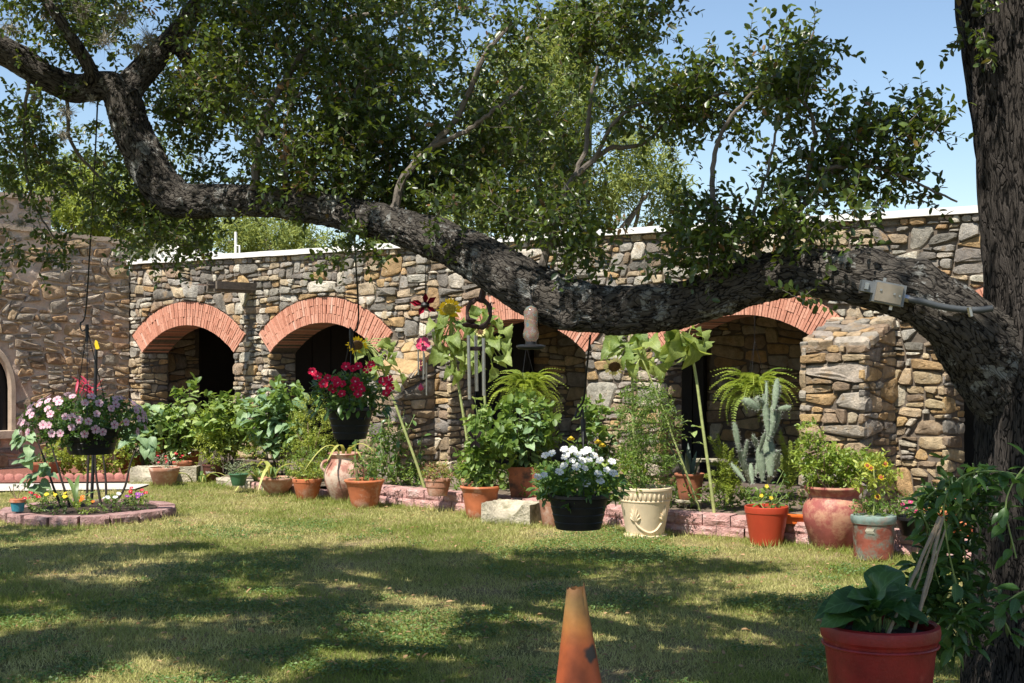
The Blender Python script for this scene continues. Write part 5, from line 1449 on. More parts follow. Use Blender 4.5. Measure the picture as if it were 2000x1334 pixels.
# red plastic pot with hairy cactus behind
x, y = 1497, 1064; loc = on(x, y); D = loc.y
T = potted('bright red plastic pot of roundleaf greenery in front of the hairy cactus', loc)
pot(T, std(H(43, D), H(31, D), H(76, D), .11), H(38, D), H(64, D), REDPOT)
for i in range(6):
    a = U(0, 6.28); leafy(T, (.06 * math.cos(a), .06 * math.sin(a), .28), (.2 * math.cos(a), .16 * math.sin(a), U(.38, .62)), L_GLOSS, 8, .075, STEMG, .004, .1, .05, .3)
for q in ((-.06, -.1, .42), (-.02, -.12, .5), (.02, -.1, .4)): put(FLY, T, 'flower', V3(*q), V3(1, 0, 0), V3(0, -1, .5), .035)
CACT = mk('hairy_cactus_skin', (.17, .215, .14), .8, .25, 40, .5, 120, .006)
SPINE = mk('white_cactus_hair', (.40, .41, .35), .9, .1, 20, 0)
loc = V3(at(1488, 0, 12.55).x, 12.55, TZ)
T = thing('hairy_cactus', 'tall grey hairy prickly-pear cactus with club-shaped pads', 'cactus', loc)
PADS = [(1505, 930, 1500, 850, 17), (1500, 860, 1512, 790, 13), (1512, 800, 1518, 740, 9), (1500, 850, 1492, 770, 9), (1497, 790, 1497, 745, 4), (1500, 800, 1480, 775, 7), (1482, 800, 1452, 780, 13), (1484, 795, 1476, 775, 6), (1518, 800, 1545, 795, 8), (1505, 860, 1525, 800, 8), (1510, 800, 1524, 752, 6),
        (1490, 940, 1482, 870, 12), (1482, 880, 1470, 850, 7), (1484, 880, 1494, 845, 6), (1465, 945, 1442, 870, 9), (1443, 880, 1434, 825, 8), (1452, 910, 1460, 860, 6), (1455, 940, 1428, 905, 6), (1475, 930, 1488, 880, 7), (1512, 930, 1520, 880, 9), (1470, 945, 1466, 905, 7), (1500, 945, 1512, 905, 9)]
for (x0, y0, x1, y1, w) in PADS:
    a, b_ = at(x0, y0, 12.55 + U(-.1, .1)) - loc, at(x1, y1, 12.55 + U(-.12, .08)) - loc
    kk = 12.55 / F
    L_ = (b_ - a).length; n_ = 9
    ax = (b_ - a).normalized(); sx_ = ax.cross(V3(0, -1, 0)).normalized(); sy_ = ax.cross(sx_)
    mb = MB(); V, Fc = [], []
    for i in range(n_):
        t = i / (n_ - 1); rr = .78 * w * kk * (math.sin(PI * (.06 + .9 * t)) ** .55) * (.75 + .35 * t)
        for j in range(10):
            an = 2 * PI * j / 10; V.append(a + ax * L_ * t + sx_ * rr * math.cos(an) + sy_ * rr * .6 * math.sin(an))
    Fc = [(i * 10 + j, i * 10 + (j + 1) % 10, (i + 1) * 10 + (j + 1) % 10, (i + 1) * 10 + j) for i in range(n_ - 1) for j in range(10)] + [tuple(range(9, -1, -1)), tuple((n_ - 1) * 10 + j for j in range(10))]
    mb.add(V, Fc); pd = mb.build('pad', CACT, T)
    ns = int(90 + 700 * L_ * 2 * w * kk * 10)
    ii = nr.integers(0, len(V), ns); P = np.array([V[q] for q in ii]) + nr.normal(size=(ns, 3)) * .004
    cdir = nrm(P - np.array(a + ax * L_ * .5) - np.outer((P - np.array(a + ax * L_ * .5)) @ np.array(ax), np.array(ax)) + 1e-6)
    leafcloud('cactus_hair', P, cdir + nr.normal(size=(ns, 3)) * .5, rdirs(ns), .02, .002, BLADE, SPINE, pd, 'stuff')
# orange tray between red pot and jar
loc = on(1552, 1022, TZ)
T = thing('orange_tray', 'small orange plastic trough between the red pot and the red jar', 'planter', loc)
b = MB(); b.box((0, 0, .03), (.2, .12, .06), Matrix.Rotation(.05, 3, 'Y')); b.box((0, -.01, .066), (.22, .14, .014), Matrix.Rotation(.05, 3, 'Y')); b.build('tray', mk('orange_plastic', (.62, .13, .02), .5, .15), T, smooth=False)
# asparagus ferns behind the cactus
def feather(T, base, tips, L=.05):
    for t_ in tips:
        path = catmull([tuple(base), tuple((Vector(base) + Vector(t_)) / 2 + V3(0, 0, .12)), tuple(t_)], 26)
        P = np.repeat(np.array(path[4:]), 9, 0); ax = nrm(np.repeat(np.gradient(np.array(path), axis=0)[4:], 9, 0))
        fr_ = np.repeat(np.linspace(1, .15, len(path) - 4), 9)
        P = P + nr.normal(size=P.shape) * .006
        d = nrm(rdirs(len(P)) + ax * .6)
        leafcloud('frond', P, d, rdirs(len(P)), L * (.35 + fr_ * .8), .006, THIN, GF, T)
loc = V3(at(1425, 0, 12.9).x, 12.9, TZ)
T = thing('asparagus_fern', 'feathery yellow-green asparagus fern spreading behind the cactus', 'fern', loc)
feather(T, (0, 0, .12), [tuple(at(x, y, 12.9 + U(-.2, .2)) - loc) for x, y in ((1385, 855), (1400, 850), (1395, 880), (1415, 870), (1390, 905), (1378, 930), (1400, 960), (1385, 975), (1430, 880), (1445, 920), (1420, 980), (1440, 900), (1372, 960), (1405, 925), (1450, 960))])
loc = V3(at(1540, 0, 12.8).x, 12.8, TZ)
T = thing('asparagus_fern', 'upright plumes of asparagus fern between cactus and red jar', 'fern', loc)
feather(T, (0, 0, .1), [tuple(at(x, y, 12.8 + U(-.2, .2)) - loc) for x, y in ((1524, 845), (1532, 870), (1545, 865), (1565, 850), (1575, 870), (1520, 890), (1555, 890))])
# big red jar with bush
x, y = 1628, 1070; loc = on(x, y); D = loc.y; k = D / F
T = potted('big round worn-red clay jar holding a bright green bush', loc, cat='clay jar')
prof = [(34, 0), (38, 2), (50, 28), (58, 52), (61, 70), (58, 84), (52, 94), (49, 99), (49, 104), (55, 112), (58, 118), (57, 122), (52, 121), (47, 112)]
pot(T, [(a * k, b * k) for a, b in prof], 47 * k, 112 * k, JARRED, 40, wob=.025)
BB = [((-.0, 0, .62), (.27, .24, .14), 110), ((-.15, 0, .74), (.17, .16, .16), 60), ((.15, 0, .66), (.24, .18, .12), 80), ((-.2, 0, .92), (.08, .08, .10), 18), ((.32, .0, .60), (.14, .12, .10), 36)]
for c_, r_, n_ in BB: foliage(T, c_, r_, n_, .045, .02, G3B, 9, .07, OAKLEAF, .5)
for i in range(7):
    a = U(0, 6.28); b = MB(); b.tube(stempath((.06 * math.cos(a), .06 * math.sin(a), .46), (.24 * math.cos(a), .2 * math.sin(a), U(.65, .85)), .05), .006, 6); b.build('stem', STEMW, T)
# glazed pot with little sunflowers
x, y = 1706, 1091; loc = on(x, y); D = loc.y; k = D / F
T = potted('mottled green and red glazed pot with a small sunflower standard', loc)
prof = [(37, 0), (38, 1), (39, 40), (40, 68), (42, 70), (41, 73), (43, 75), (42, 78), (44, 80), (43, 84), (40, 84), (38, 76)]
po = pot(T, [(a * k, b * k) for a, b in prof], 38 * k, 75 * k, GLAZED, 36)
b = MB(); b.lathe([(41.8 * k, 70 * k), (43.6 * k, 75 * k), (44.6 * k, 80 * k), (43.6 * k, 84.6 * k), (40.5 * k, 85 * k)], 36); b.build('glazed_rim', mk('verdigris_glaze', (.20, .27, .24), .45, .4, 12, .3, 60, .004, (.30, .22, .18), .58, 9), po)
b = MB()
for i in range(7):
    a0 = -.62 + .055 * i
    q0 = V3(40.3 * k * math.sin(a0), -40.3 * k * math.cos(a0), 58 * k)
    for s_ in (-1, 1): b.tube([q0, q0 + V3(.012, -.004, s_ * .022)], [.006, .002], 5)
b.build('leaf_relief', mk('pale_relief', (.42, .40, .30), .8, .2), po)
foliage(T, (0, 0, .40), (.15, .13, .07), 70, .02, .012, G4, 8, .05, OAKLEAF)
b = MB(); b.tube([(0, 0, .3), (.005, -.01, .5), (-.003, -.02, .72)], [.008, .007, .005], 7); b.build('stem', STEMY, T)
foliage(T, (0, -.0, .66), (.15, .13, .13), 40, .05, .022, G3, 7, .08, OAKLEAF)
def sunhead(name, R, petal, disc, n=16):
    mb = MB()
    for j in range(n):
        a = 2 * PI * j / n + U(-.1, .1); l = R * U(.85, 1.1); z = U(-.1, .12) * R
        d = V3(math.cos(a), math.sin(a), 0); s_ = V3(-math.sin(a), math.cos(a), 0) * R * .13
        mb.add([d * R * .4, d * R * .7 + s_ + V3(0, 0, z * .6), d * l + V3(0, 0, z), d * R * .7 - s_ + V3(0, 0, z * .6)], [(0, 1, 2, 3)])
    mb.lathe([(R * .5, -.04 * R), (R * .48, .06 * R), (R * .3, .12 * R), (.0, .1 * R)], 14, m=1)
    return mb.mesh(name, [petal, disc], True, 30)
SUNP = mkpetal('sunflower_petal', (.82, .58, .03), .35); SUNPALE = mkpetal('pale_sunflower_petal', (.78, .70, .30), .35); SUND = mk('sunflower_disc', (.10, .055, .02), .9, .4, 60, .8, 90); SUNDY = mk('young_disc', (.36, .28, .05), .9, .4, 60, .8, 90)
SH_S = sunhead('flower', .028, SUNP, mk('red_brown_disc', (.25, .06, .02), .9, .2), 12)
for x, y in ((1694, 909), (1701, 914), (1729, 906), (1721, 932), (1714, 970)): put(SH_S, T, 'flower', at(x, y, D - .12) - loc, V3(1, 0, .1), V3(U(-.3, .3), -1, .4), 1.0)
# black bowl of pinks
loc = on(1792, 1046, TZ)
T = potted('black bowl of grassy pinks half hidden by the vine', loc)
pot(T, [(.11, 0), (.12, .005), (.17, .12), (.18, .13), (.18, .15), (.165, .15), (.155, .12)], .15, .125, BLACKPOT)
foliage(T, (0, 0, .23), (.14, .12, .09), 60, .045, .006, G4, 8, .08)
for x, y in ((1763, 986), (1778, 980), (1768, 992), (1790, 1000)): put(FLM, T, 'flower', at(x, y, loc.y - .05) - loc, V3(1, 0, .2), V3(0, -1, .6), .038)
# terracotta things behind the vine at the right
T = small_pot('terracotta pot glimpsed behind the vine leaves close to the oak', 1838, 1035, .14, .17, TERRA, z=TZ)
foliage(T, (0, 0, .22), (.12, .1, .07), 24, .04, .02, G3B, 6, .07)
T = thing('clay_saucers', 'stack of terracotta saucers behind the vine near the oak trunk', 'saucers', on(1868, 1050, TZ))
for i in range(3): b = MB(); b.lathe([(.08, .04 * i), (.12, .04 * i + .005), (.135, .04 * i + .032), (.125, .04 * i + .032), (.1, .04 * i + .012)], 22); b.build('saucer', TERRA, T)
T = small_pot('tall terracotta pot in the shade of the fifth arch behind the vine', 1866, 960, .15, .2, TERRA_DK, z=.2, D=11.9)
foliage(T, (0, 0, .26), (.12, .1, .08), 24, .05, .03, G5, 6, .08)

# ------------------------------------------------------------------ shrubs and sunflowers growing in the terrace
def shrub(label, px, D, z, spots, leaves, n, size, smat=STEMD, group=None):
    loc = V3((px - 1000) / F * D, D, z)
    T = thing('leafy_shrub', label, 'shrub', loc, group=group)
    for (x, y) in spots:
        tip = at(x, y, D + U(-.2, .2)) - loc
        leafy(T, (tip.x * .25 + U(-.05, .05), U(-.06, .06), 0), tip, leaves, n, size, smat, .0075, .38, .08, .3)
        for q in range(12): put(rng.choice(leaves), T, 'leaf', tip + V3(U(-.16, .16), U(-.14, .14), U(-.22, .03)), V3(U(-1, 1), U(-1, .5), U(-.5, .3)), V3(0, -.2, 1) + rv(.2), size * U(.6, 1.1))
        foliage(T, tuple(tip + V3(0, .04, -.18)), (.2, .16, .24), 9, size * .55, size * .3, G4, 7, .12, OAKLEAF, .1)
    return T
GRP = 'broad-leaved shrubs by the arches'
shrub('shrub with dark stems before the first arch, topped by a tall leafy shoot', 345, 18.3, .05, [(372, 762), (335, 790), (310, 800), (350, 800), (325, 830), (365, 825), (300, 835), (345, 850)], L_SHRUB, 13, .19, group=GRP)
shrub('low shrub with dark leaves between the pink basket and first arch', 285, 18.2, .05, [(285, 790), (270, 800), (262, 830), (300, 840), (280, 830)], L_BLUE, 10, .17, group=GRP)
shrub('bushy shrub standing before the dark door of the first arch', 440, 17.9, .05, [(455, 780), (430, 790), (415, 800), (470, 800), (445, 815), (400, 830), (480, 830)], L_SHRUB, 13, .19, group=GRP)
shrub('tall blue-green shrub in front of the pier between the left arches', 545, 17.1, .05, [(548, 752), (525, 765), (565, 770), (505, 780), (580, 790), (545, 800), (520, 810), (570, 830), (495, 800)], L_BLUE, 13, .195, group=GRP)
loc = V3(at(612, 0, 16.6).x, 16.6, .08)
T = thing('flowering_bush', 'airy yellow-green bush with tiny blooms behind the handled jar', 'shrub', loc)
foliage(T, (0, 0, .62), (.27, .22, .38), 330, .03, .014, G3, 8, .09)
foliage(T, (-.05, 0, .3), (.32, .22, .3), 180, .03, .014, G3B, 8, .09)
for i in range(6): b = MB(); b.tube(stempath((U(-.08, .08), U(-.08, .08), 0), (U(-.2, .2), U(-.15, .15), U(.5, .8)), .05), .006, 6); b.build('stem', STEMW, T)
loc = V3(at(510, 0, 16.9).x, 16.9, .06)
T = thing('strap_lily', 'clump of arching strap leaves behind the terracotta bowl', 'lily', loc)
for i in range(16):
    a = U(0, 6.28); put(rng.choice(L_STRAP + L_STRAPY[:1]), T, 'leaf', V3(.08 * math.cos(a), .08 * math.sin(a), 0), V3(math.cos(a) * .55, math.sin(a) * .55, 1), V3(-math.cos(a), -math.sin(a), 1), U(.35, .62))
foliage(T, (.02, .1, .3), (.3, .15, .22), 90, .035, .016, G3, 7, .09)
loc = V3(at(395, 0, 17.6).x, 17.6, .0)
T = thing('strap_lily', 'yellow-green strap leaves on the lawn beside the brown nursery pot', 'lily', loc)
for i in range(14):
    a = U(0, 6.28); put(rng.choice(L_STRAPY + L_STRAP), T, 'leaf', V3(-.05 + .08 * math.cos(a), .08 * math.sin(a), 0), V3(math.cos(a) * .6, math.sin(a) * .6, 1), V3(-math.cos(a), -math.sin(a), 1), U(.16, .45))
# bush row under the old house wall
for i, (x, h_, lb) in enumerate(((125, .33, 'sunlit low bush by the house, seen left under the pink basket'), (172, .42, 'sunlit low bush by the house, straight below the pink basket'), (222, .40, 'sunlit low bush by the house, nearest the arcade corner'))):
    loc = V3(at(x, 0, 18.2).x, 18.2, .03)
    T = thing('low_bush', lb, 'shrub', loc, group='low bushes by the house')
    foliage(T, (0, 0, h_ * .5 + .05), (.24, .2, h_ * .6), 130, .045, .03, G3, 7, .09, OAKLEAF)
    for j in range(4): b = MB(); b.tube(stempath((U(-.05, .05), 0, 0), (U(-.15, .15), U(-.1, .1), h_), .03), .005, 5); b.build('stem', STEMG, T)
# drooping pepper plant on the buttress
loc = V3(at(775, 0, 15.5).x, 15.5, TZ)
T = thing('leafy_shrub', 'drooping dark-leaved plant in the shade of the buttress by the jar', 'shrub', loc)
for (x, y) in ((760, 790), (790, 800), (745, 820), (810, 810), (825, 850), (735, 850), (780, 840), (830, 880), (845, 900)):
    tip = at(x, y, 15.5 + U(-.2, .15)) - loc; leafy(T, (U(-.05, .05), U(-.05, .05), 0), tip, L_GLOSS, 13, .11, STEMG, .006, .3, .1, .8)
foliage(T, (-.1, 0, .35), (.26, .2, .3), 80, .06, .02, G4, 8, .1)
# sunflowers
HEADN = sunhead('flower_head', .14, SUNP, SUNDY, 24); HEADP = sunhead('flower_head', .12, SUNPALE, SUND, 22); HEADG = sunhead('flower_head', .11, SUNP, SUND, 18)
def sunflower(label, D, z, path, leaves, head=None, r=.016):
    base = at(path[0][0], path[0][1], D); loc = V3(base.x, D, z)
    T = thing('sunflower', label, 'sunflower', loc, group='sunflowers before the arches')
    P = catmull([tuple(at(x, y, D) - loc) for x, y in path], 24)
    b = MB(); b.tube(P, [r * (1 - .35 * i / 23) for i in range(24)], 9); b.build('stalk', STEMY, T)
    for (x, y, tx, ty, s) in leaves:
        p = at(x, y, D - .02) - loc; q = at(tx, ty, D - U(.05, .35)) - loc
        lb_ = put(rng.choice(L_SUN), T, 'leaf', p, q - p + V3(0, U(-.1, .1), 0), V3(U(-1, 1), U(-.9, .3), .9), (s if s else (q - p).length * 1.15) * U(.8, 1.0))
        b = MB(); b.tube([P[-4], (Vector(P[-4]) + p) / 2 + V3(0, 0, .03), p], .005, 5); b.build('leaf_stalk', STEMY, T)
    if head:
        me, x, y, n, s = head; put(me, T, 'flower_head', at(x, y, D - .12) - loc, V3(1, 0, .1), n, s)
    return T
def ring_leaves(cx, cy, n, R, dy=0, s=None):
    out = []
    for i in range(n):
        a = 2 * PI * i / n + U(-.35, .35); rr = R * U(.6, 1.15)
        x, y = cx + R * .25 * math.cos(a), cy + R * .35 * math.sin(a)
        out.append((x + rr * .45 * math.cos(a), y + rr * .35 * math.sin(a), x + rr * 1.3 * math.cos(a), y + abs(rr) * U(.2, .9) + rr * .4 * math.sin(a), s or U(.15, .23)))
    return out
sunflower('tall sunflower with drooping yellow head above the large wind chime', 14.5, TZ, [(921, 950), (915, 880), (900, 780), (884, 690), (880, 640), (884, 612)], ring_leaves(885, 650, 10, 40) + ring_leaves(875, 632, 6, 34) + ring_leaves(888, 685, 9, 40) + ring_leaves(890, 705, 5, 34), (HEADN, 878, 603, V3(-.75, -.45, -.35), .95))
sunflower('leafy sunflower stalk behind the wind chime tubes without open bloom', 14.2, TZ, [(955, 960), (950, 850), (946, 760), (945, 690), (948, 640)], ring_leaves(950, 645, 10, 42) + ring_leaves(958, 688, 9, 42) + ring_leaves(945, 622, 6, 36), (HEADP, 938, 648, V3(.1, -.8, .3), .5))
sunflower('sunflower bending behind the crimson basket with a nodding head', 15.0, TZ, [(832, 962), (815, 910), (790, 840), (765, 770), (740, 705), (715, 675), (700, 670)], ring_leaves(735, 690, 9, 44) + ring_leaves(755, 720, 6, 40), (HEADG, 698, 674, V3(-.2, -.7, -.5), 1.1))
sunflower('sunflower with pale shaggy bloom growing behind the cream urn', 13.1, TZ, [(1245, 985), (1240, 900), (1236, 800), (1234, 710), (1230, 668)], ring_leaves(1228, 664, 9, 36) + ring_leaves(1218, 686, 7, 36) + ring_leaves(1258, 676, 6, 34), (HEADP, 1200, 716, V3(-.35, -.6, -.5), .95))
sunflower('sunflower with huge hanging leaves right before the fourth arch', 12.6, TZ, [(1396, 1010), (1386, 930), (1372, 830), (1360, 740), (1348, 680), (1335, 655)], [(1345, 655, 1342, 745, .40), (1330, 655, 1316, 730, .36), (1355, 660, 1372, 715, .34), (1365, 650, 1398, 680, .24), (1318, 650, 1298, 720, .3), (1350, 640, 1400, 660, .22), (1325, 645, 1306, 690, .3), (1340, 650, 1352, 720, .36), (1305, 690, 1300, 742, .2)])
sunflower('slanting leafless sunflower stalk leaning out behind the cream urn', 12.9, TZ, [(1372, 1012), (1350, 950), (1320, 870), (1295, 800), (1262, 720), (1244, 680)], ring_leaves(1262, 690, 6, 44), None, .011)

# ------------------------------------------------------------------ hanging ferns in the arches
def frondmesh(seed):
    n_ = 26
    path = np.array([(0, t * (1 - .22 * t * t), .25 * t - .75 * t * t * t) for t in np.linspace(0, 1, n_)])
    P, d, N_, L_ = [], [], [], []
    for i in range(2, n_):
        for sg in (-1, 1):
            for _ in range(1):
                P.append(path[i]); d.append((sg, .35, -.15 + U(-.2, .2))); N_.append((0, .3, 1)); L_.append(.12 * math.sin(PI * (.12 + .85 * i / n_)) + .015)
    v, f = cloud(np.array(P), np.array(d), np.array(N_, float), np.array(L_), .048, THIN)
    o = len(v); rach = []
    me = bpy.data.meshes.new('frond')
    sv = [tuple(p + np.array([s_ * .006, 0, 0])) for p in path for s_ in (-1, 1)]
    me.from_pydata([tuple(q) for q in v] + sv, [], [tuple(q) for q in f] + [(o + 2 * i, o + 2 * i + 1, o + 2 * i + 3, o + 2 * i + 2) for i in range(n_ - 1)])
    me.materials.append(mkleaf('hanging_fern', (.13, .21, .03), (.34, .42, .08), .5, .4, (.5, .58, .06), True) if 'hanging_fern' not in MATS else MATS['hanging_fern'])
    me.polygons.foreach_set('use_smooth', [True] * len(me.polygons)); me.update()
    return me
FR = [frondmesh(i) for i in range(3)]
for px, py, D, lb, R in ((1028, 790, 15.2, 'hanging fern in the dark of the middle arch below the bird feeder', .42), (1474, 792, 13.6, 'hanging fern in the dark of the arch above the cactus', .40)):
    loc = at(px, py, D)
    T = thing('hanging_fern', lb, 'hanging fern', loc, group='hanging ferns in the arches')
    pot(T, [(.09, 0), (.13, .12), (.14, .13), (.13, .14), (.11, .12)], .11, .12, BLACKPOT, 20)
    for i in range(84):
        a = U(0, 6.28); u_ = rng.choice((U(-.5, .4), U(.2, 1.2), U(.8, 2.6)))
        put(rng.choice(FR), T, 'frond', V3(.05 * math.cos(a), .05 * math.sin(a), .12), V3(math.cos(a), math.sin(a), u_), V3(-math.cos(a) * u_, -math.sin(a) * u_, 1), R * U(.7, 1.15))
    for j in range(3):
        a = j * 2.1; b = MB(); b.tube([(.13 * math.cos(a), .13 * math.sin(a), .13), (0, 0, .62), (0, 0, 1.0)], .002, 4); b.build('hanger_wire', METAL, T)
# ------------------------------------------------------------------ round bed planting
rng.seed(44); nr = np.random.default_rng(44)
loc = BED + V3(.03, -.02, .1)
T = thing('bed_shrub', 'arching dark-stemmed shrub rooted in the round bed under the pink basket', 'shrub', loc)
for path, tips in (([(125, 1002), (104, 950), (88, 900), (72, 860)], [(45, 850), (60, 900), (85, 915), (70, 940)]), ([(200, 1008), (240, 960), (255, 905), (270, 870)], [(282, 862), (268, 850)]), ([(198, 990), (188, 930), (186, 880)], []), ([(208, 985), (206, 930), (200, 880)], []), ([(140, 1000), (118, 930), (95, 850)], [(50, 865), (90, 930)])):
    C = catmull([tuple(at(x, y, 13.7) - loc) for x, y in path], 16); b = MB(); b.tube(C, [.014 - .0005 * i for i in range(16)], 7); b.build('stem', STEMD, T)
    for tx, ty in tips:
        for q in range(5):
            p = at(tx + U(-14, 14), ty + U(-14, 14), 13.6) - loc
            put(rng.choice(L_BLUE), T, 'leaf', p, V3(U(-1, 1), -.4, U(-.9, .2)), V3(0, -.4, 1) + rv(.2), U(.12, .18))
T = thing('garden_pole', 'black garden pole with a yellow leaf finial standing in the round bed', 'pole', BED + V3(.06, .05, .1))
lo2 = lambda x, y: tuple(at(x, y, BED.y + .05) - T.location)
b = MB(); b.tube([lo2(178, 1004), lo2(184, 850), lo2(188, 682)], .016, 9); b.build('pole', METAL, T)
b = MB(); b.tube(catmull([lo2(186, 757), lo2(176, 752), lo2(166, 752), lo2(162, 762)], 10), .006, 6); b.tube([lo2(186, 757), lo2(206, 764)], .006, 6); b.build('cross_hook', METAL, T)
b = MB(); q = [lo2(188, 684), lo2(185, 672), lo2(187, 664), lo2(191, 668), lo2(195, 680)]
b.add([V3(*p) + V3(0, -.01, 0) for p in q] + [V3(*p) + V3(0, .01, 0) for p in q], [(0, 1, 2, 3, 4), (9, 8, 7, 6, 5)] + [(i, (i + 1) % 5, 5 + (i + 1) % 5, 5 + i) for i in range(5)]); b.build('leaf_finial', GOLDPAINT, T, smooth=False)
T = thing('red_spike_plant', 'crimson spiky plant showing above the pink basket', 'plant', BED + V3(-.1, .25, .1))
CRS = mkleaf('crimson_leaf', (.30, .02, .05), (.55, .06, .12), .5, .3, None, True); L_CR = leafshape('leaf', strap(.07), CRS, 6, .4, .4, .2)
b = MB(); b.tube([(0, 0, 0), (.02, 0, .6), (0, 0, 1.12)], .012, 7); b.build('stem', STEMD, T)
for i in range(16):
    a = U(0, 6.28); put(rng.choice(L_CR), T, 'leaf', V3(U(-.1, .1), U(-.05, .05), U(1.05, 1.15)), V3(math.cos(a) * .8, math.sin(a) * .5, .9), V3(-math.cos(a), -.5, 1), U(.14, .26))
T = thing('blue_flowerpot', 'tiny teal-glazed flowerpot sitting on the bed edge blocks', 'flowerpot', BED + V3(-.52, -.52, .112))
pot(T, [(.05, 0), (.055, .005), (.066, .085), (.072, .088), (.072, .115), (.062, .115), (.058, .1)], .058, .10, TEALPOT, 20)
b = MB(); b.lathe([(.071, .087), (.074, .09), (.074, .117), (.063, .117)], 20); b.build('pot_rim', TERRA, T)
for a in (.4, 2.2, 3.8): b = MB(); b.tube(stempath((0, 0, .1), (.09 * math.cos(a), .05 * math.sin(a), .24), .03), .004, 5); b.build('stem', STEMW, T)
foliage(T, (.02, 0, .22), (.08, .05, .04), 8, .025, .014, G5, 5, .03)
BEDFL = [(FLR, 'red'), (FL_WHITE, 'white'), (FLY, 'yellow'), (flower5('flower', mkpetal('violet_petal', (.35, .06, .45)), GOLDPAINT), 'violet'), (flower5('flower', mkpetal('orange_petal', (.75, .18, .03)), GOLDPAINT), 'orange')]
wh = ['by the blue pot', 'near the bed centre front', 'at the front edge', 'before the poles', 'near the right blocks', 'at the back edge', 'behind the blue pot']
spots = [(-.38, -.42), (-.15, -.50), (.1, -.48), (.32, -.40), (.5, -.2), (.42, .2), (-.42, .1)]
for i, (x, y) in enumerate(spots):
    fm_, cn = BEDFL[(i * 2) % 5]
    T = thing('bedding_plant', 'small %s bedding flowers %s of the round bed' % (cn, wh[i]) if 'blue' not in wh[i] else 'small %s bedding flowers %s in the round bed' % (cn, wh[i]), 'bedding plant', BED + V3(x, y, .08), group='bedding flowers in the round bed')
    foliage(T, (0, 0, .08), (.11, .09, .07), 34, .03, .016, (G4, G5, G3B)[i % 3], 7, .05)
    for j in range(5): put(fm_, T, 'flower', V3(U(-.1, .1), U(-.1, .03), U(.12, .2)), V3(1, U(-1, 1), 0), V3(U(-.4, .4), -.7, 1), U(.035, .05))
T = thing('strap_lily', 'short upright green strap leaves rising in the round bed', 'lily', BED + V3(-.06, -.2, .08))
for i in range(6):
    a = U(0, 6.28); put(rng.choice(L_STRAP), T, 'leaf', V3(.03 * math.cos(a), 0, 0), V3(math.cos(a) * .3, -.1, 1), V3(-math.cos(a), -.5, 1), U(.3, .5))

# ------------------------------------------------------------------ foreground: red pot, canes, vine, cone
D = 5.25; k = D / F
base = V3((1719 - 1000) / F * D, D, 0)
T = thing('potted_plant', 'big glossy dark red pot of broad leaves in the near corner by the oak', 'potted plant', base)
rt = 115 * k; zt = EYE - (1216 - HZ) / F * D
prof = [(rt * .62, 0), (rt * .66, .01)] + [(rt * (.66 + .27 * t), zt * .88 * t) for t in (.25, .5, .75, 1)] + [(rt * .945, zt * .885), (rt * .95, zt * .9), (rt * .955, zt * .905), (rt * .99, zt * .92), (rt * 1.0, zt * .96), (rt * .985, zt * .99), (rt * .94, zt), (rt * .89, zt * .985), (rt * .87, zt * .9)]
po = pot(T, prof, rt * .87, zt * .93, REDGLAZE, 56)
b = MB(); b.tube([(rt * .948 * math.cos(a), rt * .948 * math.sin(a), zt * .875) for a in [2 * PI * i / 90 for i in range(91)]], [.0055 + .0022 * (i % 2) for i in range(91)], 7); b.build('rope_band', REDGLAZE, po)
for (x, y, tx, ty, s) in [(1690, 1200, 1590, 1180, .16), (1690, 1205, 1610, 1205, .17), (1700, 1195, 1640, 1160, .16), (1710, 1190, 1720, 1130, .19), (1715, 1195, 1770, 1140, .17), (1720, 1205, 1752, 1190, .15), (1730, 1205, 1790, 1185, .15), (1740, 1210, 1810, 1195, .14), (1700, 1208, 1660, 1205, .14), (1720, 1210, 1700, 1222, .12), (1690, 1205, 1640, 1218, .13), (1745, 1205, 1785, 1225, .13), (1705, 1190, 1680, 1150, .16), (1730, 1195, 1760, 1160, .15), (1700, 1200, 1630, 1190, .15), (1750, 1205, 1830, 1200, .13), (1760, 1205, 1800, 1170, .13), (1712, 1205, 1690, 1190, .12), (1735, 1208, 1745, 1215, .1), (1715, 1198, 1735, 1150, .15), (1688, 1210, 1668, 1190, .13), (1770, 1210, 1815, 1218, .11), (1700, 1190, 1640, 1170, .2), (1720, 1180, 1730, 1120, .2), (1735, 1190, 1785, 1150, .18), (1690, 1200, 1615, 1165, .19), (1680, 1210, 1620, 1200, .16), (1755, 1200, 1805, 1180, .16), (1710, 1200, 1675, 1170, .18)]:
    dd = U(-.16, .12); p = at(x, y, D + dd * .5) - base; q = at(tx, ty, D + dd) - base
    lf_ = put(rng.choice(L_TUBER), T, 'leaf', p, q - p + V3(0, 0, .02), V3(U(-.4, .4), -.45, 1), s * U(.9, 1.1))
    b = MB(); b.tube(stempath((p.x * .4, p.y * .4 - .0, zt * .93), p, .01, 5), .004, 5); b.build('leaf_stalk', STEMG, T)
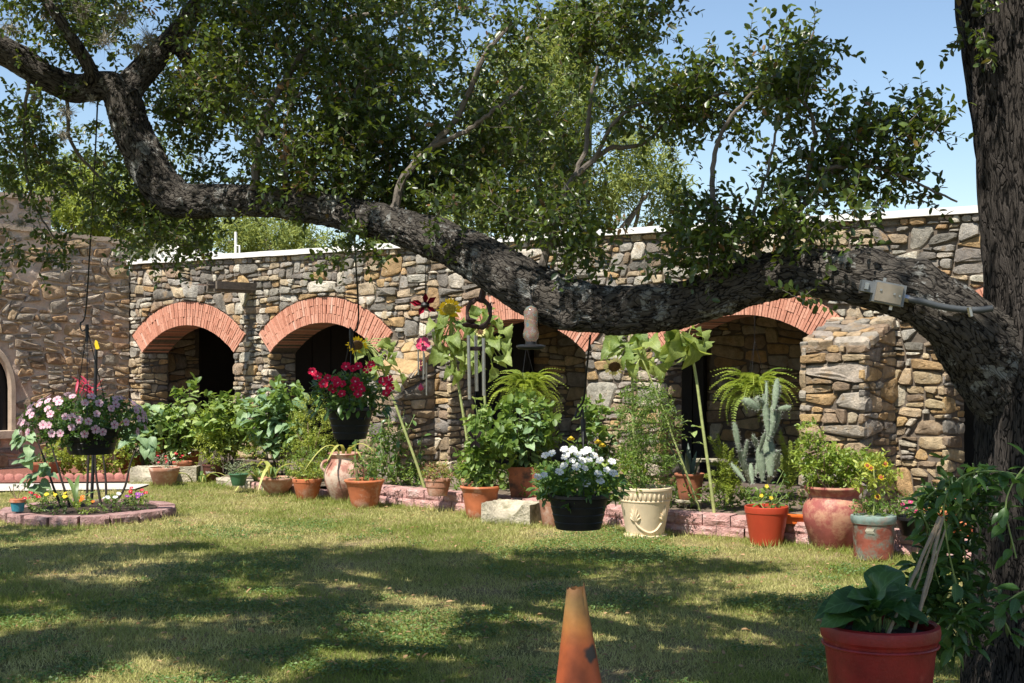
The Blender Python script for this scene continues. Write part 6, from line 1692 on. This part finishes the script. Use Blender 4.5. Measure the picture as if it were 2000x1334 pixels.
for i, ((x0, y0, d0), (x1, y1, d1)) in enumerate((((1745, 1216, 5.15), (1835, 1010, 5.55)), ((1790, 1215, 5.2), (1842, 1010, 5.55)), ((1768, 1205, 5.4), (1838, 1012, 5.5)), ((1800, 1190, 5.38), (1845, 1035, 5.55)))):
    p, q = at(x0, y0, d0), at(x1, y1, d1); p = p - (q - p) * .12
    T = thing('bamboo_cane', ('thick pale bamboo cane leaning from the red pot towards the vine', 'second pale bamboo cane in the red pot, closer to the oak', 'thin cane behind the two pale canes in the red pot', 'short crooked twig among the canes in the red pot')[i], 'cane', p, group='canes in the red pot')
    b = MB(); n_ = 12; b.tube([(q - p) * (j / (n_ - 1)) + V3(U(-.002, .002), 0, 0) for j in range(n_)], [(.0065 if i < 2 else .004) * (1.18 if j % 3 == 0 else 1) for j in range(n_)], 7); b.build('cane', CANE, T)
# vine climbing between canes and trunk
base = V3(at(1860, 0, 5.75).x, 5.75, 0)
T = thing('climbing_vine', 'dark leafy vine climbing over the canes and across the oak trunk', 'vine', base)
VP = [[(1900, 1260, 5.7), (1870, 1150, 5.65), (1850, 1060, 5.6), (1845, 980, 5.6), (1880, 930, 5.6), (1940, 920, 5.65), (2005, 930, 5.7)], [(1880, 1240, 5.8), (1830, 1130, 5.7), (1820, 1050, 5.7), (1800, 990, 5.7), (1835, 950, 5.7)], [(1895, 1250, 5.75), (1890, 1130, 5.8), (1880, 1030, 5.8), (1905, 960, 5.75), (1900, 905, 5.7)],
      [(1850, 1230, 5.6), (1880, 1190, 5.6), (1860, 1280, 5.6)], [(2010, 900, 5.6), (1975, 950, 5.6), (1965, 1000, 5.6), (1985, 1090, 5.6)], [(2010, 1150, 5.5), (1980, 1165, 5.5), (1955, 1190, 5.5), (1975, 1240, 5.5)], [(1840, 1180, 5.7), (1810, 1130, 5.75), (1790, 1090, 5.75)], [(1870, 1120, 5.75), (1830, 1090, 5.75), (1815, 1040, 5.75)]]
NL = [52, 40, 44, 24, 24, 34, 26, 28]
for q, n_ in zip(VP, NL):
    C = [Vector(c) for c in catmull([tuple(at(*w) - base) for w in q], 26)]
    b = MB(); b.tube(C, .0035, 5); b.build('vine_stem', STEMG, T)
    for i in range(n_):
        p = C[int((i + .5) / n_ * 25)]; d = V3(U(-1, 1), U(-.7, .4), U(-.9, .5))
        put(rng.choice(L_VINE), T, 'leaf', p + d.normalized() * .02, d, V3(U(-.4, .4), -.4, 1), U(.055, .095))
foliage(T, tuple(at(1850, 1160, 5.8) - base), (.13, .12, .24), 120, .055, .026, mkleaf('vine_inner_leaf', (.03, .07, .02), (.07, .13, .03), .4, .3), 6, .08, OAKLEAF, 0)
foliage(T, tuple(at(1870, 990, 5.8) - base), (.15, .12, .13), 70, .055, .026, MATS['vine_inner_leaf'], 6, .08, OAKLEAF, 0)
# traffic cone
D = 4.6; k = D / F
T = thing('traffic_cone', 'orange traffic cone with torn tip and a black scorch mark', 'traffic cone', V3(at(1141, 0, D).x, D, 0))
T.rotation_euler = (0, -.035, .3)
def mkcone():
    m, nt, N, L, b = nodes('faded_orange_rubber'); p = pos(nt)
    tc = N.new('ShaderNodeTexCoord'); sx = N.new('ShaderNodeSeparateXYZ'); L.new(tc.outputs['Object'], sx.inputs[0])
    f = ramp(nt, sx.outputs['Z'], [(.50, (.34, .065, .018)), (.66, (.35, .085, .022)), (.73, (.31, .13, .03)), (.80, (.29, .17, .055)), (.86, (.24, .11, .05))])  # sunlit yellow of the upper cone painted into the colour by height
    f = mixc(nt, 'MULTIPLY', 1.0, f, ramp(nt, nz(nt, p, 14, 5), [(.3, (.7, .66, .6)), (.7, (1.15, 1.12, 1.1))]))
    g = N.new('ShaderNodeVectorMath'); g.operation = 'DISTANCE'; g.inputs[1].default_value = (.045, -.03, .66)
    ad = N.new('ShaderNodeVectorMath'); ad.operation = 'MULTIPLY_ADD'; ad.inputs[1].default_value = (.03, .03, .05)
    n_ = N.new('ShaderNodeTexNoise'); n_.inputs['Scale'].default_value = 30; L.new(tc.outputs['Object'], n_.inputs['Vector'])
    L.new(n_.outputs[1], ad.inputs[0]); L.new(tc.outputs['Object'], ad.inputs[2]); L.new(ad.outputs[0], g.inputs[0])
    s = ramp(nt, g.outputs['Value'], [(.022, (1, 1, 1)), (.034, (0, 0, 0))])
    f = mixc(nt, 'MIX', s, f, (.025, .02, .018))
    L.new(f, b.inputs['Base Color']); b.inputs['Roughness'].default_value = .55
    bump(nt, b, nz(nt, p, 60, 4), .25, .004)
    return m
CONE = mkcone()
ztop = EYE - (1147 - HZ) / F * D
b = MB(); n_, m_ = 40, 26; V, Fc = [], []
tear = [0] * n_
for j in range(n_):
    w = 2 * PI * j / n_
    tear[j] = .012 * noise.noise((math.cos(w) * 3, math.sin(w) * 3, 2)) + (.016 if abs(((w - 5.75 + PI) % (2 * PI)) - PI) < .25 else 0) - (.03 if abs(((w - 5.35 + PI) % (2 * PI)) - PI) < .12 else 0)
for i in range(m_ + 1):
    for j in range(n_):
        t = i / m_; w = 2 * PI * j / n_; z = .03 + (ztop - .03) * t + tear[j] * max(0, t - .9) * 10
        r_ = .148 - .120 * t; r_ *= 1 + .05 * math.sin(2 * w + 1) * t
        V.append((r_ * math.cos(w), r_ * math.sin(w), z))
Fc = [(i * n_ + j, i * n_ + (j + 1) % n_, (i + 1) * n_ + (j + 1) % n_, (i + 1) * n_ + j) for i in range(m_) for j in range(n_)]
b.add(V, Fc); b.build('cone_body', CONE, T)
b = MB(); b.box((0, 0, .0175), (.36, .36, .035)); b.build('cone_base', CONE, T, smooth=False)

# ------------------------------------------------------------------ trees beyond the roof
def bgtree(label, px, D, crowns, leaf, L, W, n, trunk_h, name='tree', nleaf=8, tw=.35):
    loc = V3((px - 1000) / F * D, D, 0)
    T = thing(name, label, 'tree', loc, group='trees beyond the roof')
    b = MB(); b.tube(catmull([(0, 0, -.2, .2), (.1, 0, trunk_h * .5, .17), (-.1, .1, trunk_h, .12)], 10) and [c[:3] for c in catmull([(0, 0, -.2), (.1, 0, trunk_h * .5), (-.1, .1, trunk_h)], 10)], [.2 - .008 * i for i in range(10)], 9); b.build('trunk', BARK_THIN, T)
    PP, DD = [], []
    for (x, y, hx, hy, hd) in crowns:
        k = D / F; c = at(x, y, D) - loc
        for q in range(3):
            e = c * U(.3, .6) if False else V3(c.x + U(-.3, .3) * hx * k, U(-.5, .5), c.z + U(-.2, .5) * hy * k)
            bb = MB(); bb.tube(stempath((0, 0, trunk_h * .7), e, .3), [.07 - .006 * i for i in range(9)], 6); bb.build('branch', BARK_THIN, T)
        m_ = int(n * 1.8 * hx * hy / 10000)
        P, d = ell(m_, c, (hx * k, hd, hy * k), .35)
        i = gate(P, 1.3, -.12); PP.append(P[i]); DD.append(nrm(d[i] + nr.normal(size=(len(i), 3)) * .5 + np.array([0, 0, -.15])))
    P = np.concatenate(PP); d = np.concatenate(DD)
    a = sprigs(P, d, nleaf, tw, L, W)
    leafcloud('crown', a[0], a[1], a[2], a[3], a[4], THIN, leaf, T)
MESQ = mkleaf('mesquite_leaf', (.11, .165, .035), (.29, .35, .10), .6, .4, (.5, .52, .12)); DKT = mkleaf('far_oak_leaf', (.05, .085, .025), (.15, .20, .05), .5, .3); YG = mkleaf('far_bright_leaf', (.15, .20, .03), (.32, .38, .08), .5, .4, (.45, .5, .06))
bgtree('feathery pale mesquite rising behind the arcade roof and the oak crown', 1130, 27, [(1060, 200, 150, 130, 1.6), (1190, 330, 130, 80, 1.4), (1000, 340, 130, 110, 1.5), (1250, 390, 80, 50, 1.0), (1140, 90, 90, 80, 1.0)], MESQ, .16, .035, 500, 3.4, 'mesquite_tree', 9, .4)
bgtree('soft pale treetop just above the white coping left of the limb', 540, 30, [(540, 470, 90, 42, 1.2), (450, 470, 60, 35, 1.0), (610, 480, 60, 30, 1.0)], MESQ, .15, .035, 800, 2.8, 'mesquite_tree', 9, .35)
bgtree('bright green leafy tree behind the old house and drooping oak twigs', 240, 25, [(250, 420, 130, 65, 1.3), (350, 450, 80, 45, 1.0), (130, 390, 100, 70, 1.2)], YG, .11, .05, 620, 3.2, 'green_tree', 8, .3)
bgtree('darker tree seen through the oak crown above the old house', 310, 32, [(330, 330, 55, 55, 1.2), (60, 360, 100, 50, 1.6), (200, 350, 100, 45, 1.4), (380, 445, 40, 20, .8)], DKT, .13, .06, 560, 4.5, 'dark_tree', 8, .3)
bgtree('low far treetop peeping over the roof beside the mesquite', 880, 31, [(900, 440, 120, 60, 1.3), (800, 470, 80, 40, 1.0)], MESQ, .15, .04, 520, 3.0, 'mesquite_tree', 8, .35)
# low greenery filling the terrace between the pots (stuff)
PP = []
for i in range(70):
    t = U(1.2, KLEN - 1.5); p, d = kerbpt(t); n_ = V3(-d.y, d.x, 0); q = p + n_ * U(.25, 1.0)
    PP.append(np.array([[q.x, q.y, .17]]) + nr.normal(size=(9, 3)) * np.array([.12, .10, .05]))
P = np.concatenate(PP); P[:, 2] = np.abs(P[:, 2] - .17) + .17
a = sprigs(P, nrm(nr.normal(size=P.shape) * .7 + np.array([0, 0, 1.2])), 8, .16, .055, .024)
tag(leafcloud('terrace_groundcover', a[0], a[1], a[2], a[3], a[4], OAKLEAF, G4), 'low leafy groundcover between the pots on the terrace', 'groundcover', kind='stuff')
# ------------------------------------------------------------------ lawn grass (stuff)
GRASS = mkleaf('grass_blade', (.22, .28, .05), (.72, .63, .28), .6, .35, (.30, .33, .06), spec=.3)
def smooth2(P, f, s): return np.array([noise.noise((x * f + s, y * f, s)) for x, y in P])
nr = np.random.default_rng(77)
def beyond_kerb(P):
    """+ve on the terrace side of the kerb"""
    o = np.full(len(P), -9.0)
    for a, b in zip(KERB, KERB[1:]):
        d = (b - a); l = d.length; d = d / l
        t = (P[:, 0] - a.x) * d.x + (P[:, 1] - a.y) * d.y
        s = -(P[:, 0] - a.x) * d.y + (P[:, 1] - a.y) * d.x
        m = (t > -.05) & (t < l + .05); o = np.where(m, np.maximum(o, s), o)
    return o
GP = []
for y0, y1, dens in ((6.0, 7.5, 9000), (7.5, 9, 7500), (9, 11, 5600), (11, 13, 4300), (13, 15, 3400), (15, 17.6, 2700)):
    n = int((y1 - y0) * (y1 * .78 + 2.8) * dens)
    Y = nr.uniform(y0, y1, n); X = nr.uniform(-1, 1, n) * (Y * .39 + 1.4)
    GP.append(np.stack([X, Y], 1))
GP = np.concatenate(GP)
GP = GP[beyond_kerb(GP) < -.02]
GP = GP[np.hypot(GP[:, 0] - BED.x, GP[:, 1] - BED.y) > .82]
GP = GP[~((GP[:, 0] < -4.3) & (GP[:, 1] > 16.55 + .0 * GP[:, 0]))]
GP = GP[np.hypot(GP[:, 0] - 2.53, GP[:, 1] - 6.4) > .5]
n1 = smooth2(GP, .9, 2.1); n2 = smooth2(GP, 3.2, 5.7); n3 = smooth2(GP, .35, 9.4)
keep = (n1 * .6 + n2 * .5 + nr.normal(size=len(GP)) * .22) < .36
GP, n1, n2, n3 = GP[keep], n1[keep], n2[keep], n3[keep]
n = len(GP)
base = np.column_stack([GP, [gz(x, y) - .004 for x, y in GP]])
d = nr.normal(size=(n, 3)) * .55; d[:, 2] = np.abs(d[:, 2]) * .4 + .62
ln_ = nr.uniform(.018, .052, n) * np.where(nr.random(n) < .04, 1.7, 1.0) * (1 - .45 * np.clip(n2 + .1, 0, .6)) * (1 + .2 * n3)
# longer tufts at the feet of kerb and pots
bk_ = beyond_kerb(GP); ln_ *= np.where(bk_ > -.22, 1.7, 1.0) * np.where(np.hypot(GP[:, 0] - BED.x, GP[:, 1] - BED.y) < .98, 1.5, 1)
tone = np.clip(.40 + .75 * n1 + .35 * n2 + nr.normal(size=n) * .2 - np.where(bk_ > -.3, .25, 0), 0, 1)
side = nr.normal(size=(n, 3))
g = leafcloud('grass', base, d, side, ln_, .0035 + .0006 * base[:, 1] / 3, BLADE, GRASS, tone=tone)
tag(g, 'short sunlit lawn grass in mixed green and straw', 'grass', kind='stuff')
# longer blades round the feet of pots and stones standing on the lawn
TP = []
for o in list(bpy.data.objects):
    if o.parent is None and o.type == 'EMPTY' and o.get('category') in ('potted plant', 'clay jar', 'garden urn', 'stone block', 'stone trough') and o.location.z < .05 and 10 < o.location.y < 19:
        ch = [c for c in o.children if c.name.split('.')[0] in ('pot', 'block_body', 'trough_body')]
        if not ch: continue
        bb = np.array(ch[0].bound_box); stone = ch[0].name[0] != 'p'
        if stone:
            a = nr.uniform(0, 1, 420); hx, hy = bb[:, 0].max(), bb[:, 1].max()
            q = np.column_stack([nr.uniform(-hx, hx, 420), np.full(420, -hy) - np.abs(nr.normal(size=420)) * .03])
            cz, sz = math.cos(o.rotation_euler.z), math.sin(o.rotation_euler.z); q = q @ np.array([[cz, sz], [-sz, cz]])
        else:
            a = nr.uniform(0, 2 * PI, 380); r_ = bb[:, 0].max() * .68 + np.abs(nr.normal(size=380)) * .035
            q = np.column_stack([np.cos(a) * r_, np.sin(a) * r_])
        TP.append(q + np.array([o.location.x, o.location.y]))
TP = np.concatenate(TP); n = len(TP)
d = nr.normal(size=(n, 3)) * .4; d[:, 2] = .8
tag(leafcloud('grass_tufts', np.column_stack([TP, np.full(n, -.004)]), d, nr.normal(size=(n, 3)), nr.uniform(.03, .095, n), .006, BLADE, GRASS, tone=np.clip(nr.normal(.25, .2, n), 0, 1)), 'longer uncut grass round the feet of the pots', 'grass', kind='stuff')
# low broad-leaved weeds in patches
n = 200000
Y = nr.uniform(6, 13.5, n); X = nr.uniform(-1, 1, n) * (Y * .39 + .3)
WP = np.stack([X, Y], 1)
w = smooth2(WP, .75, 31.) + .55 * smooth2(WP, 3.0, 17.)
WP = WP[(w > .16) & (beyond_kerb(WP) < -.1) & (np.hypot(X - BED.x, Y - BED.y) > .9)]
n = len(WP)
base = np.column_stack([WP, nr.uniform(.008, .04, n)])
d = nr.normal(size=(n, 3)); d[:, 2] *= .3
up_ = nr.normal(size=(n, 3)) * .35 + np.array([0, 0, 1.])
WEED = mkleaf('weed_leaf', (.06, .125, .03), (.16, .25, .06), .5, .3)
tag(leafcloud('lawn_weeds', base, d, up_, nr.uniform(.012, .026, n), nr.uniform(.01, .018, n), THIN, WEED), 'patches of low dark green weeds in the lawn', 'weeds', kind='stuff')
# fallen leaves
n = 1500
Y = nr.uniform(6.5, 16, n); X = nr.uniform(-1, 1, n) * (Y * .37); FP = np.stack([X, Y], 1); FP = FP[(beyond_kerb(FP) < -.1)]
n = len(FP); d = nr.normal(size=(n, 3)); d[:, 2] *= .2
tag(leafcloud('leaf_litter', np.column_stack([FP, np.full(n, .022)]), d, nr.normal(size=(n, 3)) * .3 + np.array([0, 0, 1.]), nr.uniform(.025, .048, n), .019, OAKLEAF, DEADL), 'scattered fallen oak leaves on the lawn', 'leaf litter', kind='stuff')
